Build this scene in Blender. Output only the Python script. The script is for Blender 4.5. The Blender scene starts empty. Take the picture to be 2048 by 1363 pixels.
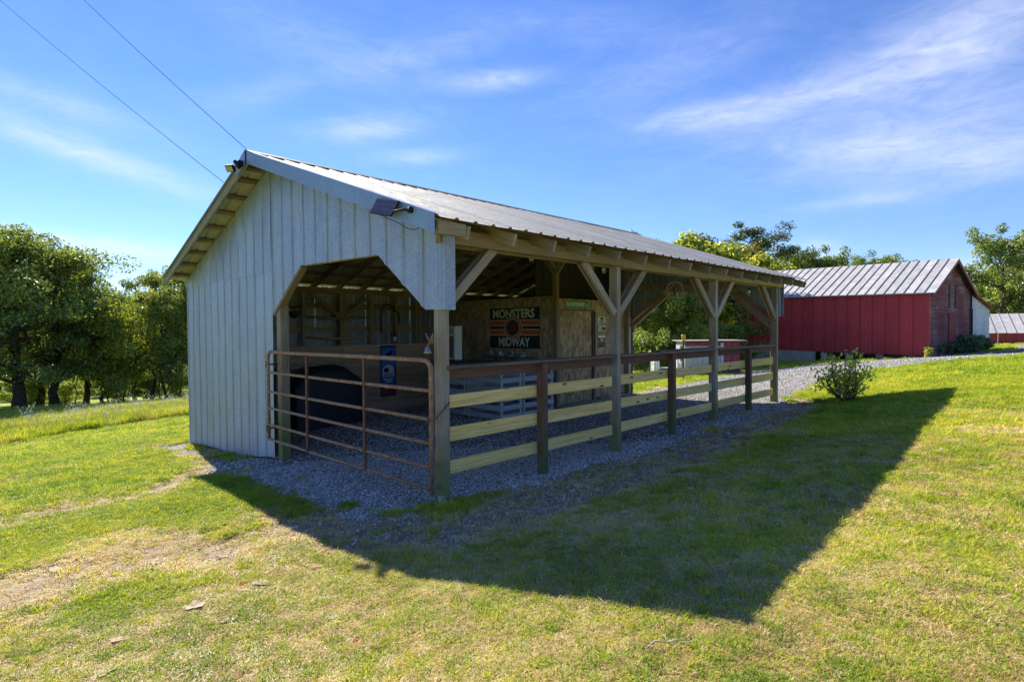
import bpy, math, random
import numpy as np
from mathutils import Matrix, Vector, noise as mnoise
R = math.radians
random.seed(7)
rng = np.random.default_rng(7)
scene = bpy.context.scene
col = scene.collection

# ------------------------------------------------------------------ camera, sky, sun, exposure
CAM = np.array([-3.4808, -4.3523, 1.7058])
YAW, PITCH, ROLL, FPX = 0.77331, 0.02124, -0.00702, 1134.0
PW, PH = 2048, 1363
_f = np.array([math.cos(YAW) * math.cos(PITCH), math.sin(YAW) * math.cos(PITCH), -math.sin(PITCH)])
_r = np.cross(_f, [0, 0, 1]); _r /= np.linalg.norm(_r)
_u = np.cross(_r, _f)
CR = _r * math.cos(ROLL) + _u * math.sin(ROLL)
CU = _u * math.cos(ROLL) - _r * math.sin(ROLL)
CF = _f
cam_d = bpy.data.cameras.new('camera')
cam_d.sensor_width = 36.0
cam_d.lens = FPX / PW * 36.0
cam_d.clip_start = 0.05
cam_d.clip_end = 3000.0
cam = bpy.data.objects.new('camera', cam_d)
col.objects.link(cam)
cam.matrix_world = Matrix(((CR[0], CU[0], -CF[0], CAM[0]), (CR[1], CU[1], -CF[1], CAM[1]),
                           (CR[2], CU[2], -CF[2], CAM[2]), (0, 0, 0, 1)))
scene.camera = cam

SUN_TO = Vector((0.235, 1.26, 1.0)).normalized()          # towards the sun
SUN_EL = math.asin(SUN_TO.z)
SUN_AZ = math.atan2(SUN_TO.x, SUN_TO.y)                  # clockwise from +Y
sun_d = bpy.data.lights.new('sun', 'SUN')
sun_d.energy = 3.65
sun_d.angle = R(0.55)
sun_d.color = (1.0, 0.93, 0.80)
sun = bpy.data.objects.new('sun', sun_d)
col.objects.link(sun)
sun.rotation_euler = SUN_TO.to_track_quat('Z', 'Y').to_euler()
sun.location = (0, 0, 30)

vs = scene.view_settings
vs.view_transform = 'Standard'
vs.look = 'None'
vs.exposure = 1.49
vs.gamma = 1.0
vs.use_curve_mapping = False
cy = scene.cycles
cy.use_denoising = True
cy.max_bounces = 10
cy.diffuse_bounces = 5
cy.glossy_bounces = 4
cy.transmission_bounces = 6
cy.transparent_max_bounces = 8
cy.caustics_reflective = False
cy.caustics_refractive = False
cy.sample_clamp_indirect = 8.0

def ray(px, py):
    return CF + CR * (px - PW / 2) / FPX - CU * (py - PH / 2) / FPX
def at(px, py, depth):
    return CAM + ray(px, py) * depth

class NT:
    """tiny node-tree helper"""
    def __init__(s, tree):
        s.t = tree; s.n = tree.nodes; s.l = tree.links
    def add(s, typ, ins=None, **kw):
        nd = s.n.new(typ)
        for k, v in kw.items(): setattr(nd, k, v)
        for k, v in (ins or {}).items():
            sk = nd.inputs[k]
            if isinstance(v, bpy.types.NodeSocket): s.l.new(v, sk)
            else: sk.default_value = v
        return nd
    def math(s, op, a, b=None, clamp=False):
        nd = s.n.new('ShaderNodeMath'); nd.operation = op; nd.use_clamp = clamp
        for i, v in enumerate((a, b)):
            if v is None: continue
            if isinstance(v, bpy.types.NodeSocket): s.l.new(v, nd.inputs[i])
            else: nd.inputs[i].default_value = v
        return nd.outputs[0]
    def mix(s, fac, a, b, mode='MIX'):
        nd = s.n.new('ShaderNodeMix'); nd.data_type = 'RGBA'; nd.blend_type = mode
        for k, v in ((0, fac), (6, a), (7, b)):
            if isinstance(v, bpy.types.NodeSocket): s.l.new(v, nd.inputs[k])
            elif k == 0: nd.inputs[0].default_value = v
            else: nd.inputs[k].default_value = (v[0], v[1], v[2], 1)
        return nd.outputs[2]
    def ramp(s, fac, stops, interp='LINEAR'):
        nd = s.n.new('ShaderNodeValToRGB'); nd.color_ramp.interpolation = interp
        e = nd.color_ramp.elements
        while len(e) < len(stops): e.new(0.5)
        for i, (p, c) in enumerate(stops):
            e[i].position = p
            c = (c, c, c) if not hasattr(c, '__len__') else c
            e[i].color = (c[0], c[1], c[2], 1)
        s.l.new(fac, nd.inputs[0])
        return nd.outputs[0]
    def noise(s, vec, scale, detail=3, rough=0.55, dist=0.0):
        nd = s.add('ShaderNodeTexNoise', {'Scale': scale, 'Detail': detail, 'Roughness': rough, 'Distortion': dist})
        if vec is not None: s.l.new(vec, nd.inputs['Vector'])
        return nd
    def mapping(s, vec, scale=(1, 1, 1), loc=(0, 0, 0), rot=(0, 0, 0)):
        nd = s.add('ShaderNodeMapping', {'Scale': scale, 'Location': loc, 'Rotation': rot})
        s.l.new(vec, nd.inputs['Vector'])
        return nd.outputs[0]
    def bump(s, h, strength, dist=0.01):
        nd = s.add('ShaderNodeBump', {'Strength': strength, 'Distance': dist})
        s.l.new(h, nd.inputs['Height'])
        return nd.outputs[0]

world = bpy.data.worlds.new('World')
scene.world = world
world.use_nodes = True
nt = NT(world.node_tree)
for n in list(nt.n): nt.n.remove(n)
sky = nt.add('ShaderNodeTexSky', sky_type='NISHITA')
sky.sun_disc = False
sky.sun_elevation = SUN_EL
sky.sun_rotation = SUN_AZ
sky.altitude = 200.0
sky.air_density = 1.0
sky.dust_density = 0.0
sky.ozone_density = 2.2
tc = nt.add('ShaderNodeTexCoord')
sep = nt.add('ShaderNodeSeparateXYZ', {0: tc.outputs['Generated']})
az = nt.math('ARCTAN2', sep.outputs[1], sep.outputs[0])
el = nt.math('ARCSINE', sep.outputs[2])
ae = nt.add('ShaderNodeCombineXYZ', {0: az, 1: el, 2: 0.0})
CLOUDS = [  # px, py, half length px, half height px, tilt deg (screen, + = rising to the right), amount
    (1440, 228, 190, 30, 3, .85), (1640, 195, 260, 62, 17, .48), (1850, 120, 230, 105, 24, .55), (1990, 60, 180, 110, 30, .42),
    (1830, 268, 300, 52, 9, .60), (1960, 315, 230, 58, 5, .85), (1720, 402, 130, 13, 2, .45), (1660, 300, 140, 22, -8, .4),
    (985, 162, 100, 19, 4, .85), (730, 258, 120, 26, 8, .75), (835, 314, 90, 15, 4, .6), (870, 100, 170, 30, 14, .35),
    (160, 300, 260, 32, -14, .85), (110, 205, 210, 34, -10, .42), (150, 488, 320, 24, -3, .95), (520, 190, 160, 30, 20, .25),
    (1625, 507, 46, 26, 0, .85), (1950, 545, 44, 30, 0, .8), (340, 590, 60, 14, 0, .4), (1400, 120, 220, 60, 20, .22), (1230, 170, 140, 40, 12, .2), (640, 90, 300, 60, -12, .22), (1180, 60, 260, 40, -8, .2)]
wn1 = nt.noise(nt.mapping(ae.outputs[0], (5, 16, 1), rot=(0, 0, R(12))), 1.7, 7, 0.62, 1.2)
wn2 = nt.noise(nt.mapping(ae.outputs[0], (9, 30, 1), rot=(0, 0, R(-14))), 2.6, 6, 0.65, 0.8)
wn = nt.math('ADD', nt.math('MULTIPLY', wn1.outputs[0], .65), nt.math('MULTIPLY', wn2.outputs[0], .35))
acc = None
for (px, py, a, b, t, amt) in CLOUDS:
    d = ray(px, py); d = d / np.linalg.norm(d)
    caz, cel = math.atan2(d[1], d[0]), math.asin(d[2])
    cosr = float(np.dot(d, CF))
    sa, sb = a / FPX * cosr ** 1.3, b / FPX * cosr ** 1.3
    sub = nt.add('ShaderNodeVectorMath', {0: ae.outputs[0], 1: (caz, cel, 0)}, operation='SUBTRACT')
    m = nt.add('ShaderNodeMapping', {'Rotation': (0, 0, R(t)), 'Scale': (1 / sa, 1 / sb, 0)})
    rot = nt.add('ShaderNodeVectorRotate', {'Vector': sub.outputs[0], 'Angle': R(t)}, rotation_type='Z_AXIS')
    sc = nt.add('ShaderNodeVectorMath', {0: rot.outputs[0], 1: (1 / sa, 1 / sb, 0)}, operation='MULTIPLY')
    nt.n.remove(m)
    ln = nt.add('ShaderNodeVectorMath', {0: sc.outputs[0]}, operation='LENGTH')
    g = nt.math('POWER', 2.718, nt.math('MULTIPLY', nt.math('POWER', ln.outputs['Value'], 2.0), -1.1))
    g = nt.math('MULTIPLY', g, amt)
    acc = g if acc is None else nt.math('ADD', acc, g)
wis = nt.ramp(wn, [(0.26, 0.0), (0.74, 1.0)])
cm = nt.math('MULTIPLY', nt.math('ADD', nt.math('MULTIPLY', wis, 0.80), 0.22), acc)
veil = nt.math('MULTIPLY', nt.ramp(wn, [(0.42, 0.0), (0.75, 1.0)]), 0.07)
cm = nt.math('ADD', cm, veil, clamp=True)
cm = nt.math('MULTIPLY', cm, 0.62)
hsv = nt.add('ShaderNodeHueSaturation', {'Saturation': 1.12, 'Value': 1.0, 'Color': sky.outputs[0]})
skc = nt.mix(cm, nt.mix(1.0, hsv.outputs[0], (.52, .585, .83), 'MULTIPLY'), (5.0, 5.2, 5.7))
bg = nt.add('ShaderNodeBackground', {'Color': skc, 'Strength': 0.081})
wo = nt.add('ShaderNodeOutputWorld')
nt.l.new(bg.outputs[0], wo.inputs[0])

# ------------------------------------------------------------------ terrain height
def _pd(px, py, d):
    p = at(px, py, d); return (p[0], p[1], p[2])
CTRL = [(0, 0, 0), (3.05, 0, .036), (6.1, 0, .09), (9.1, 0, .14), (0, 3.9, -.18), (0, 5.5, -.33), (0, 7.8, -.47),
        (6.2, 3.75, -.01), (9.3, 3.75, -.0), (6, 7.8, -.22), (3, 3.8, -.08), (9.3, 7.8, -.12),
        (-.84, -3.3, .36), (9.08, -2.92, .57), (4.2, -3.2, .47), (-1.5, -.95, .05), (-1.15, 4.5, -.31),
        (-3.5, -4.35, .40), (-.1, -4.2, .45), (3, -5.5, .62), (-5, 0, .0), (-4, 4.5, -.42), (20.6, -3.4, .80), (14, -3.2, .68),
        (15, -9, 1.0), _pd(1857, 714, 30), _pd(1561, 723, 36), _pd(1480, 746, 24), _pd(1268, 786, 15.3),
        (50, -3, .35), (60, -25, .8), (5, -25, 1.3), (-25, -20, .2), (-30, 10, -1.9), _pd(0, 890, 16.5), _pd(370, 822, 23),
        _pd(60, 818, 40), _pd(350, 803, 46), (30, 30, -1.7), (60, 40, -1.6), (-20, 60, -4.6), (30, 80, -4.6), (90, 10, -.2)]
CTRL = np.array(CTRL, float)
def _phi(r): return np.where(r > 1e-9, r * r * np.log(np.maximum(r, 1e-9)), 0.0)
_n = len(CTRL)
_D = np.linalg.norm(CTRL[:, None, :2] - CTRL[None, :, :2], axis=2)
_P = np.c_[np.ones(_n), CTRL[:, :2]]
_A = np.zeros((_n + 3, _n + 3)); _A[:_n, :_n] = _phi(_D) + np.eye(_n) * 0.02; _A[:_n, _n:] = _P; _A[_n:, :_n] = _P.T
_W = np.linalg.solve(_A, np.r_[CTRL[:, 2], 0, 0, 0])
def tz(x, y):
    x = np.atleast_1d(np.asarray(x, float)); y = np.atleast_1d(np.asarray(y, float))
    dx, dy = x - 12.0, y - 12.0
    r = np.hypot(dx, dy); k = np.where(r > 70, (70 + 12 * np.log1p((np.maximum(r, 70) - 70) / 40)) / np.maximum(r, 1e-6), 1.0)
    X, Y = 12 + dx * k, 12 + dy * k
    out = np.empty_like(X)
    for i in range(0, len(X), 20000):
        xx, yy = X[i:i + 20000], Y[i:i + 20000]
        d = np.hypot(xx[:, None] - CTRL[None, :, 0], yy[:, None] - CTRL[None, :, 1])
        out[i:i + 20000] = _phi(d) @ _W[:_n] + _W[_n] + _W[_n + 1] * xx + _W[_n + 2] * yy
    return out
def tz1(x, y): return float(tz(x, y)[0])
_ts = np.concatenate([np.linspace(1, 12, 160), np.linspace(12.1, 60, 300), np.linspace(60.5, 200, 150)])
def gp(px, py):
    """ground point seen through a photo pixel"""
    d = ray(px, py)
    P = CAM[None] + d[None] * _ts[:, None]
    h = P[:, 2] - tz(P[:, 0], P[:, 1])
    i = np.argmax(h < 0)
    if h[i] >= 0: i = len(_ts) - 1
    a = h[i - 1] / (h[i - 1] - h[i]) if i > 0 else 0
    t = _ts[i - 1] + a * (_ts[i] - _ts[i - 1])
    p = CAM + d * t
    return p[0], p[1]
# ------------------------------------------------------------------ object helpers
def obj(name, me, parent=None, mat=None):
    o = bpy.data.objects.new(name, me)
    col.objects.link(o)
    if parent is not None: o.parent = parent
    if mat is not None and me is not None and not me.materials: me.materials.append(mat)
    return o
def tag(o, label=None, cat=None, group=None, kind=None):
    if label: o['label'] = label
    if cat: o['category'] = cat
    if group: o['group'] = group
    if kind: o['kind'] = kind
    return o
def thing(name, label, cat, group=None):
    """an Empty whose transform stays at the origin until the end, then moved to its base"""
    o = bpy.data.objects.new(name, None)
    col.objects.link(o)
    o.empty_display_size = 0.3
    return tag(o, label, cat, group)
def rebase(o, loc):
    """put the Empty at its base without moving its parts"""
    loc = Vector(loc)
    for c in o.children: c.matrix_parent_inverse = Matrix.Translation(-loc)
    o.location = loc
def pymesh(name, verts, faces, mat=None, smooth=False):
    me = bpy.data.meshes.new(name)
    me.from_pydata([tuple(map(float, v)) for v in verts], [], [tuple(f) for f in faces])
    if smooth: me.polygons.foreach_set('use_smooth', [True] * len(me.polygons))
    if mat: me.materials.append(mat)
    me.update()
    return me
def npmesh(name, V, F, mat=None, attrs=None):
    me = bpy.data.meshes.new(name)
    k = F.shape[1]
    me.vertices.add(len(V)); me.vertices.foreach_set('co', np.ascontiguousarray(V, np.float32).ravel())
    me.loops.add(F.size); me.loops.foreach_set('vertex_index', np.ascontiguousarray(F, np.int32).ravel())
    me.polygons.add(len(F)); me.polygons.foreach_set('loop_start', np.arange(0, F.size, k, dtype=np.int32))
    me.polygons.foreach_set('loop_total', np.full(len(F), k, np.int32))
    me.update(calc_edges=True)
    for an, (typ, dom, arr) in (attrs or {}).items():
        a = me.attributes.new(an, typ, dom)
        a.data.foreach_set('vector' if typ == 'FLOAT_VECTOR' else 'value', np.ascontiguousarray(arr).ravel())
    if mat: me.materials.append(mat)
    return me
def sub(o, part):
    """make o a sub-part of a part (before the thing is rebased)"""
    o.parent = part; o.matrix_parent_inverse = part.matrix_basis.inverted()
    return o
_cache = {}
def cbox_mesh(L, w, h, c=0.004):
    """chamfered box centred on origin, L along X"""
    key = (round(L, 4), round(w, 4), round(h, 4), c)
    if key in _cache: return _cache[key]
    c = min(c, L * .3, w * .3, h * .3)
    V = []; idx = {}
    for sx in (-1, 1):
        for sy in (-1, 1):
            for sz in (-1, 1):
                for ax in range(3):
                    e = [L / 2 - c, w / 2 - c, h / 2 - c]; e[ax] = (L, w, h)[ax] / 2
                    idx[(sx, sy, sz, ax)] = len(V)
                    V.append((sx * e[0], sy * e[1], sz * e[2]))
    F = []
    for ax in range(3):
        o1, o2 = [a for a in range(3) if a != ax]
        for s in (-1, 1):
            q = []
            for (a, b) in ((-1, -1), (1, -1), (1, 1), (-1, 1)):
                k = [0, 0, 0]; k[ax] = s; k[o1] = a; k[o2] = b
                q.append(idx[(k[0], k[1], k[2], ax)])
            F.append(q)
    for ax in range(3):            # edges parallel to ax
        o1, o2 = [a for a in range(3) if a != ax]
        for a in (-1, 1):
            for b in (-1, 1):
                def kk(s, fx):
                    k = [0, 0, 0]; k[ax] = s; k[o1] = a; k[o2] = b
                    return idx[(k[0], k[1], k[2], fx)]
                F.append([kk(-1, o1), kk(1, o1), kk(1, o2), kk(-1, o2)])
    for sx in (-1, 1):
        for sy in (-1, 1):
            for sz in (-1, 1):
                F.append([idx[(sx, sy, sz, a)] for a in range(3)])
    me = pymesh('board', V, F)
    import bmesh
    bm = bmesh.new(); bm.from_mesh(me); bmesh.ops.recalc_face_normals(bm, faces=bm.faces); bm.to_mesh(me); bm.free()
    _cache[key] = me
    return me
_mcache = {}
def with_mat(me, mat):
    k = (me.name, mat.name)
    if k not in _mcache:
        m2 = me.copy(); m2.materials.clear(); m2.materials.append(mat); _mcache[k] = m2
    return _mcache[k]
def xframe(p0, p1, up=(0, 0, 1)):
    p0, p1 = Vector(p0), Vector(p1)
    x = (p1 - p0).normalized(); u = Vector(up)
    y = u.cross(x)
    if y.length < 1e-4: y = Vector((0, 1, 0)).cross(x)
    y.normalize(); z = x.cross(y)
    c = (p0 + p1) / 2
    return Matrix(((x.x, y.x, z.x, c.x), (x.y, y.y, z.y, c.y), (x.z, y.z, z.z, c.z), (0, 0, 0, 1)))
def beam(name, p0, p1, w, h, mat, parent=None, up=(0, 0, 1), c=0.004):
    """a timber from p0 to p1; w across (horizontal), h along up"""
    L = (Vector(p1) - Vector(p0)).length
    o = obj(name, with_mat(cbox_mesh(L, w, h, c), mat), parent)
    o.matrix_local = xframe(p0, p1, up)
    return o
def box(name, lo, hi, mat, parent=None, c=0.004):
    """axis-aligned box; its length runs along the longest side"""
    lo, hi = Vector(lo), Vector(hi); s = hi - lo; m = (lo + hi) / 2
    ax = max(range(3), key=lambda i: s[i])
    d = Vector((0, 0, 0)); d[ax] = s[ax] / 2
    if ax == 0: return beam(name, m - d, m + d, s.y, s.z, mat, parent, (0, 0, 1), c)
    if ax == 1: return beam(name, m - d, m + d, s.x, s.z, mat, parent, (0, 0, 1), c)
    return beam(name, m - d, m + d, s.y, s.x, mat, parent, (1, 0, 0), c)
def tube_vf(pts, r, n=8, closed=False, caps=True):
    pts = [Vector(p) for p in pts]; V = []; F = []; m = len(pts)
    up = None
    for i, p in enumerate(pts):
        a = pts[i - 1] if (i > 0 or closed) else pts[i]
        b = pts[(i + 1) % m] if (i < m - 1 or closed) else pts[i]
        t = (b - a).normalized()
        if up is None: up = Vector((0, 0, 1)) if abs(t.z) < .9 else Vector((1, 0, 0))
        s = t.cross(up)
        if s.length < 1e-5: s = t.cross(Vector((0, 1, 0)))
        s.normalize(); up = s.cross(t).normalized()
        rr = r[i] if hasattr(r, '__len__') else r
        for k in range(n):
            an = 2 * math.pi * k / n
            V.append(p + s * (math.cos(an) * rr) + up * (math.sin(an) * rr))
    for i in range(m if closed else m - 1):
        for k in range(n):
            j = (i + 1) % m
            F.append((i * n + k, i * n + (k + 1) % n, j * n + (k + 1) % n, j * n + k))
    if caps and not closed:
        F.append(tuple(range(n - 1, -1, -1))); F.append(tuple((m - 1) * n + k for k in range(n)))
    return V, F
def tube(name, pts, r, mat, parent=None, n=8, closed=False):
    V, F = tube_vf(pts, r, n, closed)
    return obj(name, pymesh(name, V, F, mat, True), parent)
def lathe_vf(prof, n=16, cx=0, cy=0, cz=0):
    V = []; F = []
    for (r, z) in prof:
        for k in range(n):
            a = 2 * math.pi * k / n
            V.append((cx + r * math.cos(a), cy + r * math.sin(a), cz + z))
    for i in range(len(prof) - 1):
        for k in range(n):
            F.append((i * n + k, i * n + (k + 1) % n, (i + 1) * n + (k + 1) % n, (i + 1) * n + k))
    F.append(tuple(range(n - 1, -1, -1))); F.append(tuple((len(prof) - 1) * n + k for k in range(n)))
    return V, F
def lathe(name, prof, mat, parent=None, loc=(0, 0, 0), n=16, smooth=True):
    V, F = lathe_vf(prof, n)
    o = obj(name, pymesh(name, V, F, mat, smooth), parent)
    o.location = loc
    return o
def join_vf(parts):
    V = []; F = []
    for v, f in parts:
        b = len(V); V += list(v); F += [tuple(i + b for i in q) for q in f]
    return V, F
def box_vf(lo, hi):
    x0, y0, z0 = lo; x1, y1, z1 = hi
    V = [(x0, y0, z0), (x1, y0, z0), (x1, y1, z0), (x0, y1, z0), (x0, y0, z1), (x1, y0, z1), (x1, y1, z1), (x0, y1, z1)]
    F = [(0, 3, 2, 1), (4, 5, 6, 7), (0, 1, 5, 4), (1, 2, 6, 5), (2, 3, 7, 6), (3, 0, 4, 7)]
    return V, F
def text(name, s, size, M, mat, parent, width=None, depth=0.002, bold=0.0, height=None):
    """flat lettering centred on the frame M (x right, y up, z towards the reader)"""
    cu = bpy.data.curves.new('t', 'FONT'); cu.body = s; cu.size = size; cu.align_x = 'CENTER'; cu.align_y = 'CENTER'
    cu.extrude = depth; cu.offset = bold; cu.resolution_u = 3
    t = bpy.data.objects.new('t', cu); col.objects.link(t)
    bpy.context.view_layer.update()
    me = bpy.data.meshes.new_from_object(t.evaluated_get(bpy.context.evaluated_depsgraph_get()))
    bpy.data.objects.remove(t); bpy.data.curves.remove(cu)
    xs = [v.co.x for v in me.vertices]; ys = [v.co.y for v in me.vertices]
    cx, cyy = (max(xs) + min(xs)) / 2, (max(ys) + min(ys)) / 2
    kx = width / (max(xs) - min(xs)) if width else 1.0
    ky = height / (max(ys) - min(ys)) if height else (kx if not width else 1.0)
    for v in me.vertices: v.co.x = (v.co.x - cx) * kx; v.co.y = (v.co.y - cyy) * ky
    me.materials.clear(); me.materials.append(mat); me.name = name
    o = obj(name, me, parent); o.matrix_local = M
    return o
def fr(loc, x, y):
    x = Vector(x); y = Vector(y); z = x.cross(y); l = Vector(loc)
    return Matrix(((x.x, y.x, z.x, l.x), (x.y, y.y, z.y, l.y), (x.z, y.z, z.z, l.z), (0, 0, 0, 1)))
def facing_mx(loc): return fr(loc, (0, -1, 0), (0, 0, 1))     # reader looks along +X
def facing_my(loc): return fr(loc, (1, 0, 0), (0, 0, 1))      # reader looks along +Y
def flat(name, pts2, M, mat, parent, depth=0.002):
    """flat outline (2D points in frame M) with a little thickness"""
    n = len(pts2)
    V = [(p[0], p[1], 0) for p in pts2] + [(p[0], p[1], depth) for p in pts2]
    F = [tuple(range(n - 1, -1, -1)), tuple(range(n, 2 * n))] + [(i, (i + 1) % n, n + (i + 1) % n, n + i) for i in range(n)]
    o = obj(name, pymesh(name, V, F, mat), parent); o.matrix_local = M
    return o
def ell(cx, cy, rx, ry, n=28, a0=0, a1=2 * math.pi):
    return [(cx + rx * math.cos(a0 + (a1 - a0) * i / n), cy + ry * math.sin(a0 + (a1 - a0) * i / n)) for i in range(n)]

# ------------------------------------------------------------------ materials
def newmat(name):
    m = bpy.data.materials.new(name); m.use_nodes = True
    t = NT(m.node_tree)
    for n in list(t.n): t.n.remove(n)
    out = t.add('ShaderNodeOutputMaterial')
    bs = t.add('ShaderNodeBsdfPrincipled')
    t.l.new(bs.outputs[0], out.inputs[0])
    return m, t, bs, out
def setc(t, bs, c):
    if isinstance(c, bpy.types.NodeSocket): t.l.new(c, bs.inputs['Base Color'])
    else: bs.inputs['Base Color'].default_value = (c[0], c[1], c[2], 1)
def plain(name, c, rough=0.6, metal=0.0, var=0.25, scale=18.0, spec=0.4, bump=0.0):
    m, t, bs, o = newmat(name)
    tc = t.add('ShaderNodeTexCoord')
    n = t.noise(tc.outputs['Object'], scale, 4, .6)
    f = t.ramp(n.outputs[0], [(.3, 1 - var), (.7, 1 + var * .6)])
    setc(t, bs, t.mix(1.0, c, f, 'MULTIPLY'))
    bs.inputs['Roughness'].default_value = rough; bs.inputs['Metallic'].default_value = metal
    bs.inputs['Specular IOR Level'].default_value = spec
    if bump: t.l.new(t.bump(n.outputs[0], bump, .01), bs.inputs['Normal'])
    return m
def wood(name, dark, light, grey=None, rough=.8, gs=1.0, knots=0.0, algae=None, var=.25, crack=.5):
    m, t, bs, o = newmat(name)
    tc = t.add('ShaderNodeTexCoord'); oi = t.add('ShaderNodeObjectInfo')
    off = t.add('ShaderNodeVectorMath', {0: oi.outputs['Random'], 1: (37.0, 11.0, 23.0)}, operation='MULTIPLY')
    vec = t.add('ShaderNodeVectorMath', {0: tc.outputs['Object'], 1: off.outputs[0]}, operation='ADD').outputs[0]
    g1 = t.noise(t.mapping(vec, (1.1 * gs, 22 * gs, 22 * gs)), 1.0, 6, .62, 1.4)
    g2 = t.noise(t.mapping(vec, (3.5 * gs, 120 * gs, 120 * gs)), 1.0, 4, .6)
    big = t.noise(vec, 1.6, 3, .5)
    c = t.ramp(g1.outputs[0], [(.28, dark), (.5, [(a + b) / 2 for a, b in zip(dark, light)]), (.72, light)])
    c = t.mix(1.0, c, t.ramp(g2.outputs[0], [(.3, 1 - crack * .55), (.55, 1.0), (.8, 1.08)]), 'MULTIPLY')
    if grey: c = t.mix(t.ramp(big.outputs[0], [(.35, 0.0), (.65, .85)]), c, t.mix(1.0, grey, t.ramp(g2.outputs[0], [(.3, .6), (.7, 1.15)]), 'MULTIPLY'))
    if knots:
        vo = t.add('ShaderNodeTexVoronoi', {'Scale': 1.0, 'Randomness': 1.0}); t.l.new(t.mapping(vec, (2.4, 7.0, 7.0)), vo.inputs['Vector'])
        k = t.ramp(vo.outputs['Distance'], [(.05, knots), (.10, knots * .45), (.17, 0.0)])
        c = t.mix(k, c, (.10, .05, .018))
        rg = t.add('ShaderNodeTexWave', {'Scale': 6.0, 'Distortion': 9.0, 'Detail': 2.0, 'Detail Scale': .7}, wave_type='BANDS', bands_direction='Y')
        t.l.new(t.mapping(vec, (.35, 6, 6)), rg.inputs['Vector'])
        c = t.mix(.22, c, t.mix(1.0, c, t.ramp(rg.outputs[1], [(.2, .62), (.8, 1.1)]), 'MULTIPLY'))
    c = t.mix(1.0, c, t.ramp(oi.outputs['Random'], [(0, 1 - var), (1, 1 + var * .5)]), 'MULTIPLY')
    if algae:
        ge = t.add('ShaderNodeNewGeometry'); sp = t.add('ShaderNodeSeparateXYZ', {0: ge.outputs['Position']})
        an = t.noise(ge.outputs['Position'], 5.0, 4, .6)
        hh = t.math('ADD', sp.outputs[2], t.math('MULTIPLY', t.math('SUBTRACT', an.outputs[0], .5), .9))
        c = t.mix(t.ramp(hh, [(.15, .85), (.75, .0)]), c, algae)
    setc(t, bs, c)
    bs.inputs['Roughness'].default_value = rough; bs.inputs['Specular IOR Level'].default_value = .25
    t.l.new(t.bump(t.math('ADD', g1.outputs[0], t.math('MULTIPLY', g2.outputs[0], .6)), .35, .006), bs.inputs['Normal'])
    return m
def galv(name, c, rough=.5, metal=.35, dirt=(.20, .17, .13), dirt_amt=.35, spangle=1.0, streak='z', rib_dark=None):
    m, t, bs, o = newmat(name)
    ge = t.add('ShaderNodeNewGeometry'); pos = ge.outputs['Position']
    oi = t.add('ShaderNodeObjectInfo')
    vo = t.add('ShaderNodeTexVoronoi', {'Scale': 55.0}); t.l.new(pos, vo.inputs['Vector'])
    sp = t.ramp(t.add('ShaderNodeSeparateColor', {0: vo.outputs['Color']}).outputs[0], [(0, 1 - .22 * spangle), (1, 1 + .12 * spangle)])
    n1 = t.noise(pos, 2.2, 5, .65); n2 = t.noise(t.mapping(pos, (9, 9, .7) if streak == 'z' else (9, 1.2, 1.2)), 1.0, 5, .6)
    cc = t.mix(1.0, c, sp, 'MULTIPLY')
    cc = t.mix(1.0, cc, t.ramp(n1.outputs[0], [(.3, .78), (.7, 1.14)]), 'MULTIPLY')
    cc = t.mix(t.math('MULTIPLY', t.ramp(n2.outputs[0], [(.5, 0.0), (.8, 1.0)]), dirt_amt), cc, dirt)
    cc = t.mix(1.0, cc, t.ramp(oi.outputs['Random'], [(0, .90), (1, 1.06)]), 'MULTIPLY')
    if rib_dark:      # broken darker line along the foot of each rib
        sy_ = t.add('ShaderNodeSeparateXYZ', {0: pos}).outputs[1]
        w_ = t.math('ABSOLUTE', t.math('SUBTRACT', t.math('MODULO', t.math('ADD', sy_, .02 + .325 * 20.5), .325), .1625))
        n3 = t.noise(t.mapping(pos, (14, 14, 2.2)), 1.0, 4, .6)
        k_ = t.math('MULTIPLY', t.ramp(w_, [(.012, 0.0), (.024, .9), (.034, .55), (.046, 0.0)]), t.ramp(n3.outputs[0], [(.35, .15), (.66, .75)]))
        cc = t.mix(k_, cc, rib_dark)
    setc(t, bs, cc)
    t.l.new(t.ramp(n1.outputs[0], [(.3, rough - .08), (.7, rough + .12)]), bs.inputs['Roughness'])
    bs.inputs['Metallic'].default_value = metal
    t.l.new(t.bump(n1.outputs[0], .25, .02), bs.inputs['Normal'])
    return m
def osb(name, dark, light):
    m, t, bs, o = newmat(name)
    ge = t.add('ShaderNodeNewGeometry')
    v1 = t.mapping(ge.outputs['Position'], (22, 22, 7))
    vo = t.add('ShaderNodeTexVoronoi', {'Scale': 1.0, 'Randomness': 1.0}); t.l.new(v1, vo.inputs['Vector'])
    vo2 = t.add('ShaderNodeTexVoronoi', {'Scale': 1.0, 'Randomness': 1.0}); t.l.new(t.mapping(ge.outputs['Position'], (30, 30, 40), rot=(.5, .4, 0)), vo2.inputs['Vector'])
    a = t.add('ShaderNodeSeparateColor', {0: vo.outputs['Color']}).outputs[0]
    b = t.add('ShaderNodeSeparateColor', {0: vo2.outputs['Color']}).outputs[1]
    c = t.ramp(t.math('ADD', t.math('MULTIPLY', a, .65), t.math('MULTIPLY', b, .35)), [(.15, dark), (.5, [(x + y) / 2 for x, y in zip(dark, light)]), (.85, light)])
    n = t.noise(ge.outputs['Position'], 1.5, 4, .6)
    c = t.mix(1.0, c, t.ramp(n.outputs[0], [(.3, .75), (.7, 1.1)]), 'MULTIPLY')
    setc(t, bs, c); bs.inputs['Roughness'].default_value = .75; bs.inputs['Specular IOR Level'].default_value = .25
    t.l.new(t.bump(a, .2, .004), bs.inputs['Normal'])
    return m
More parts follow.
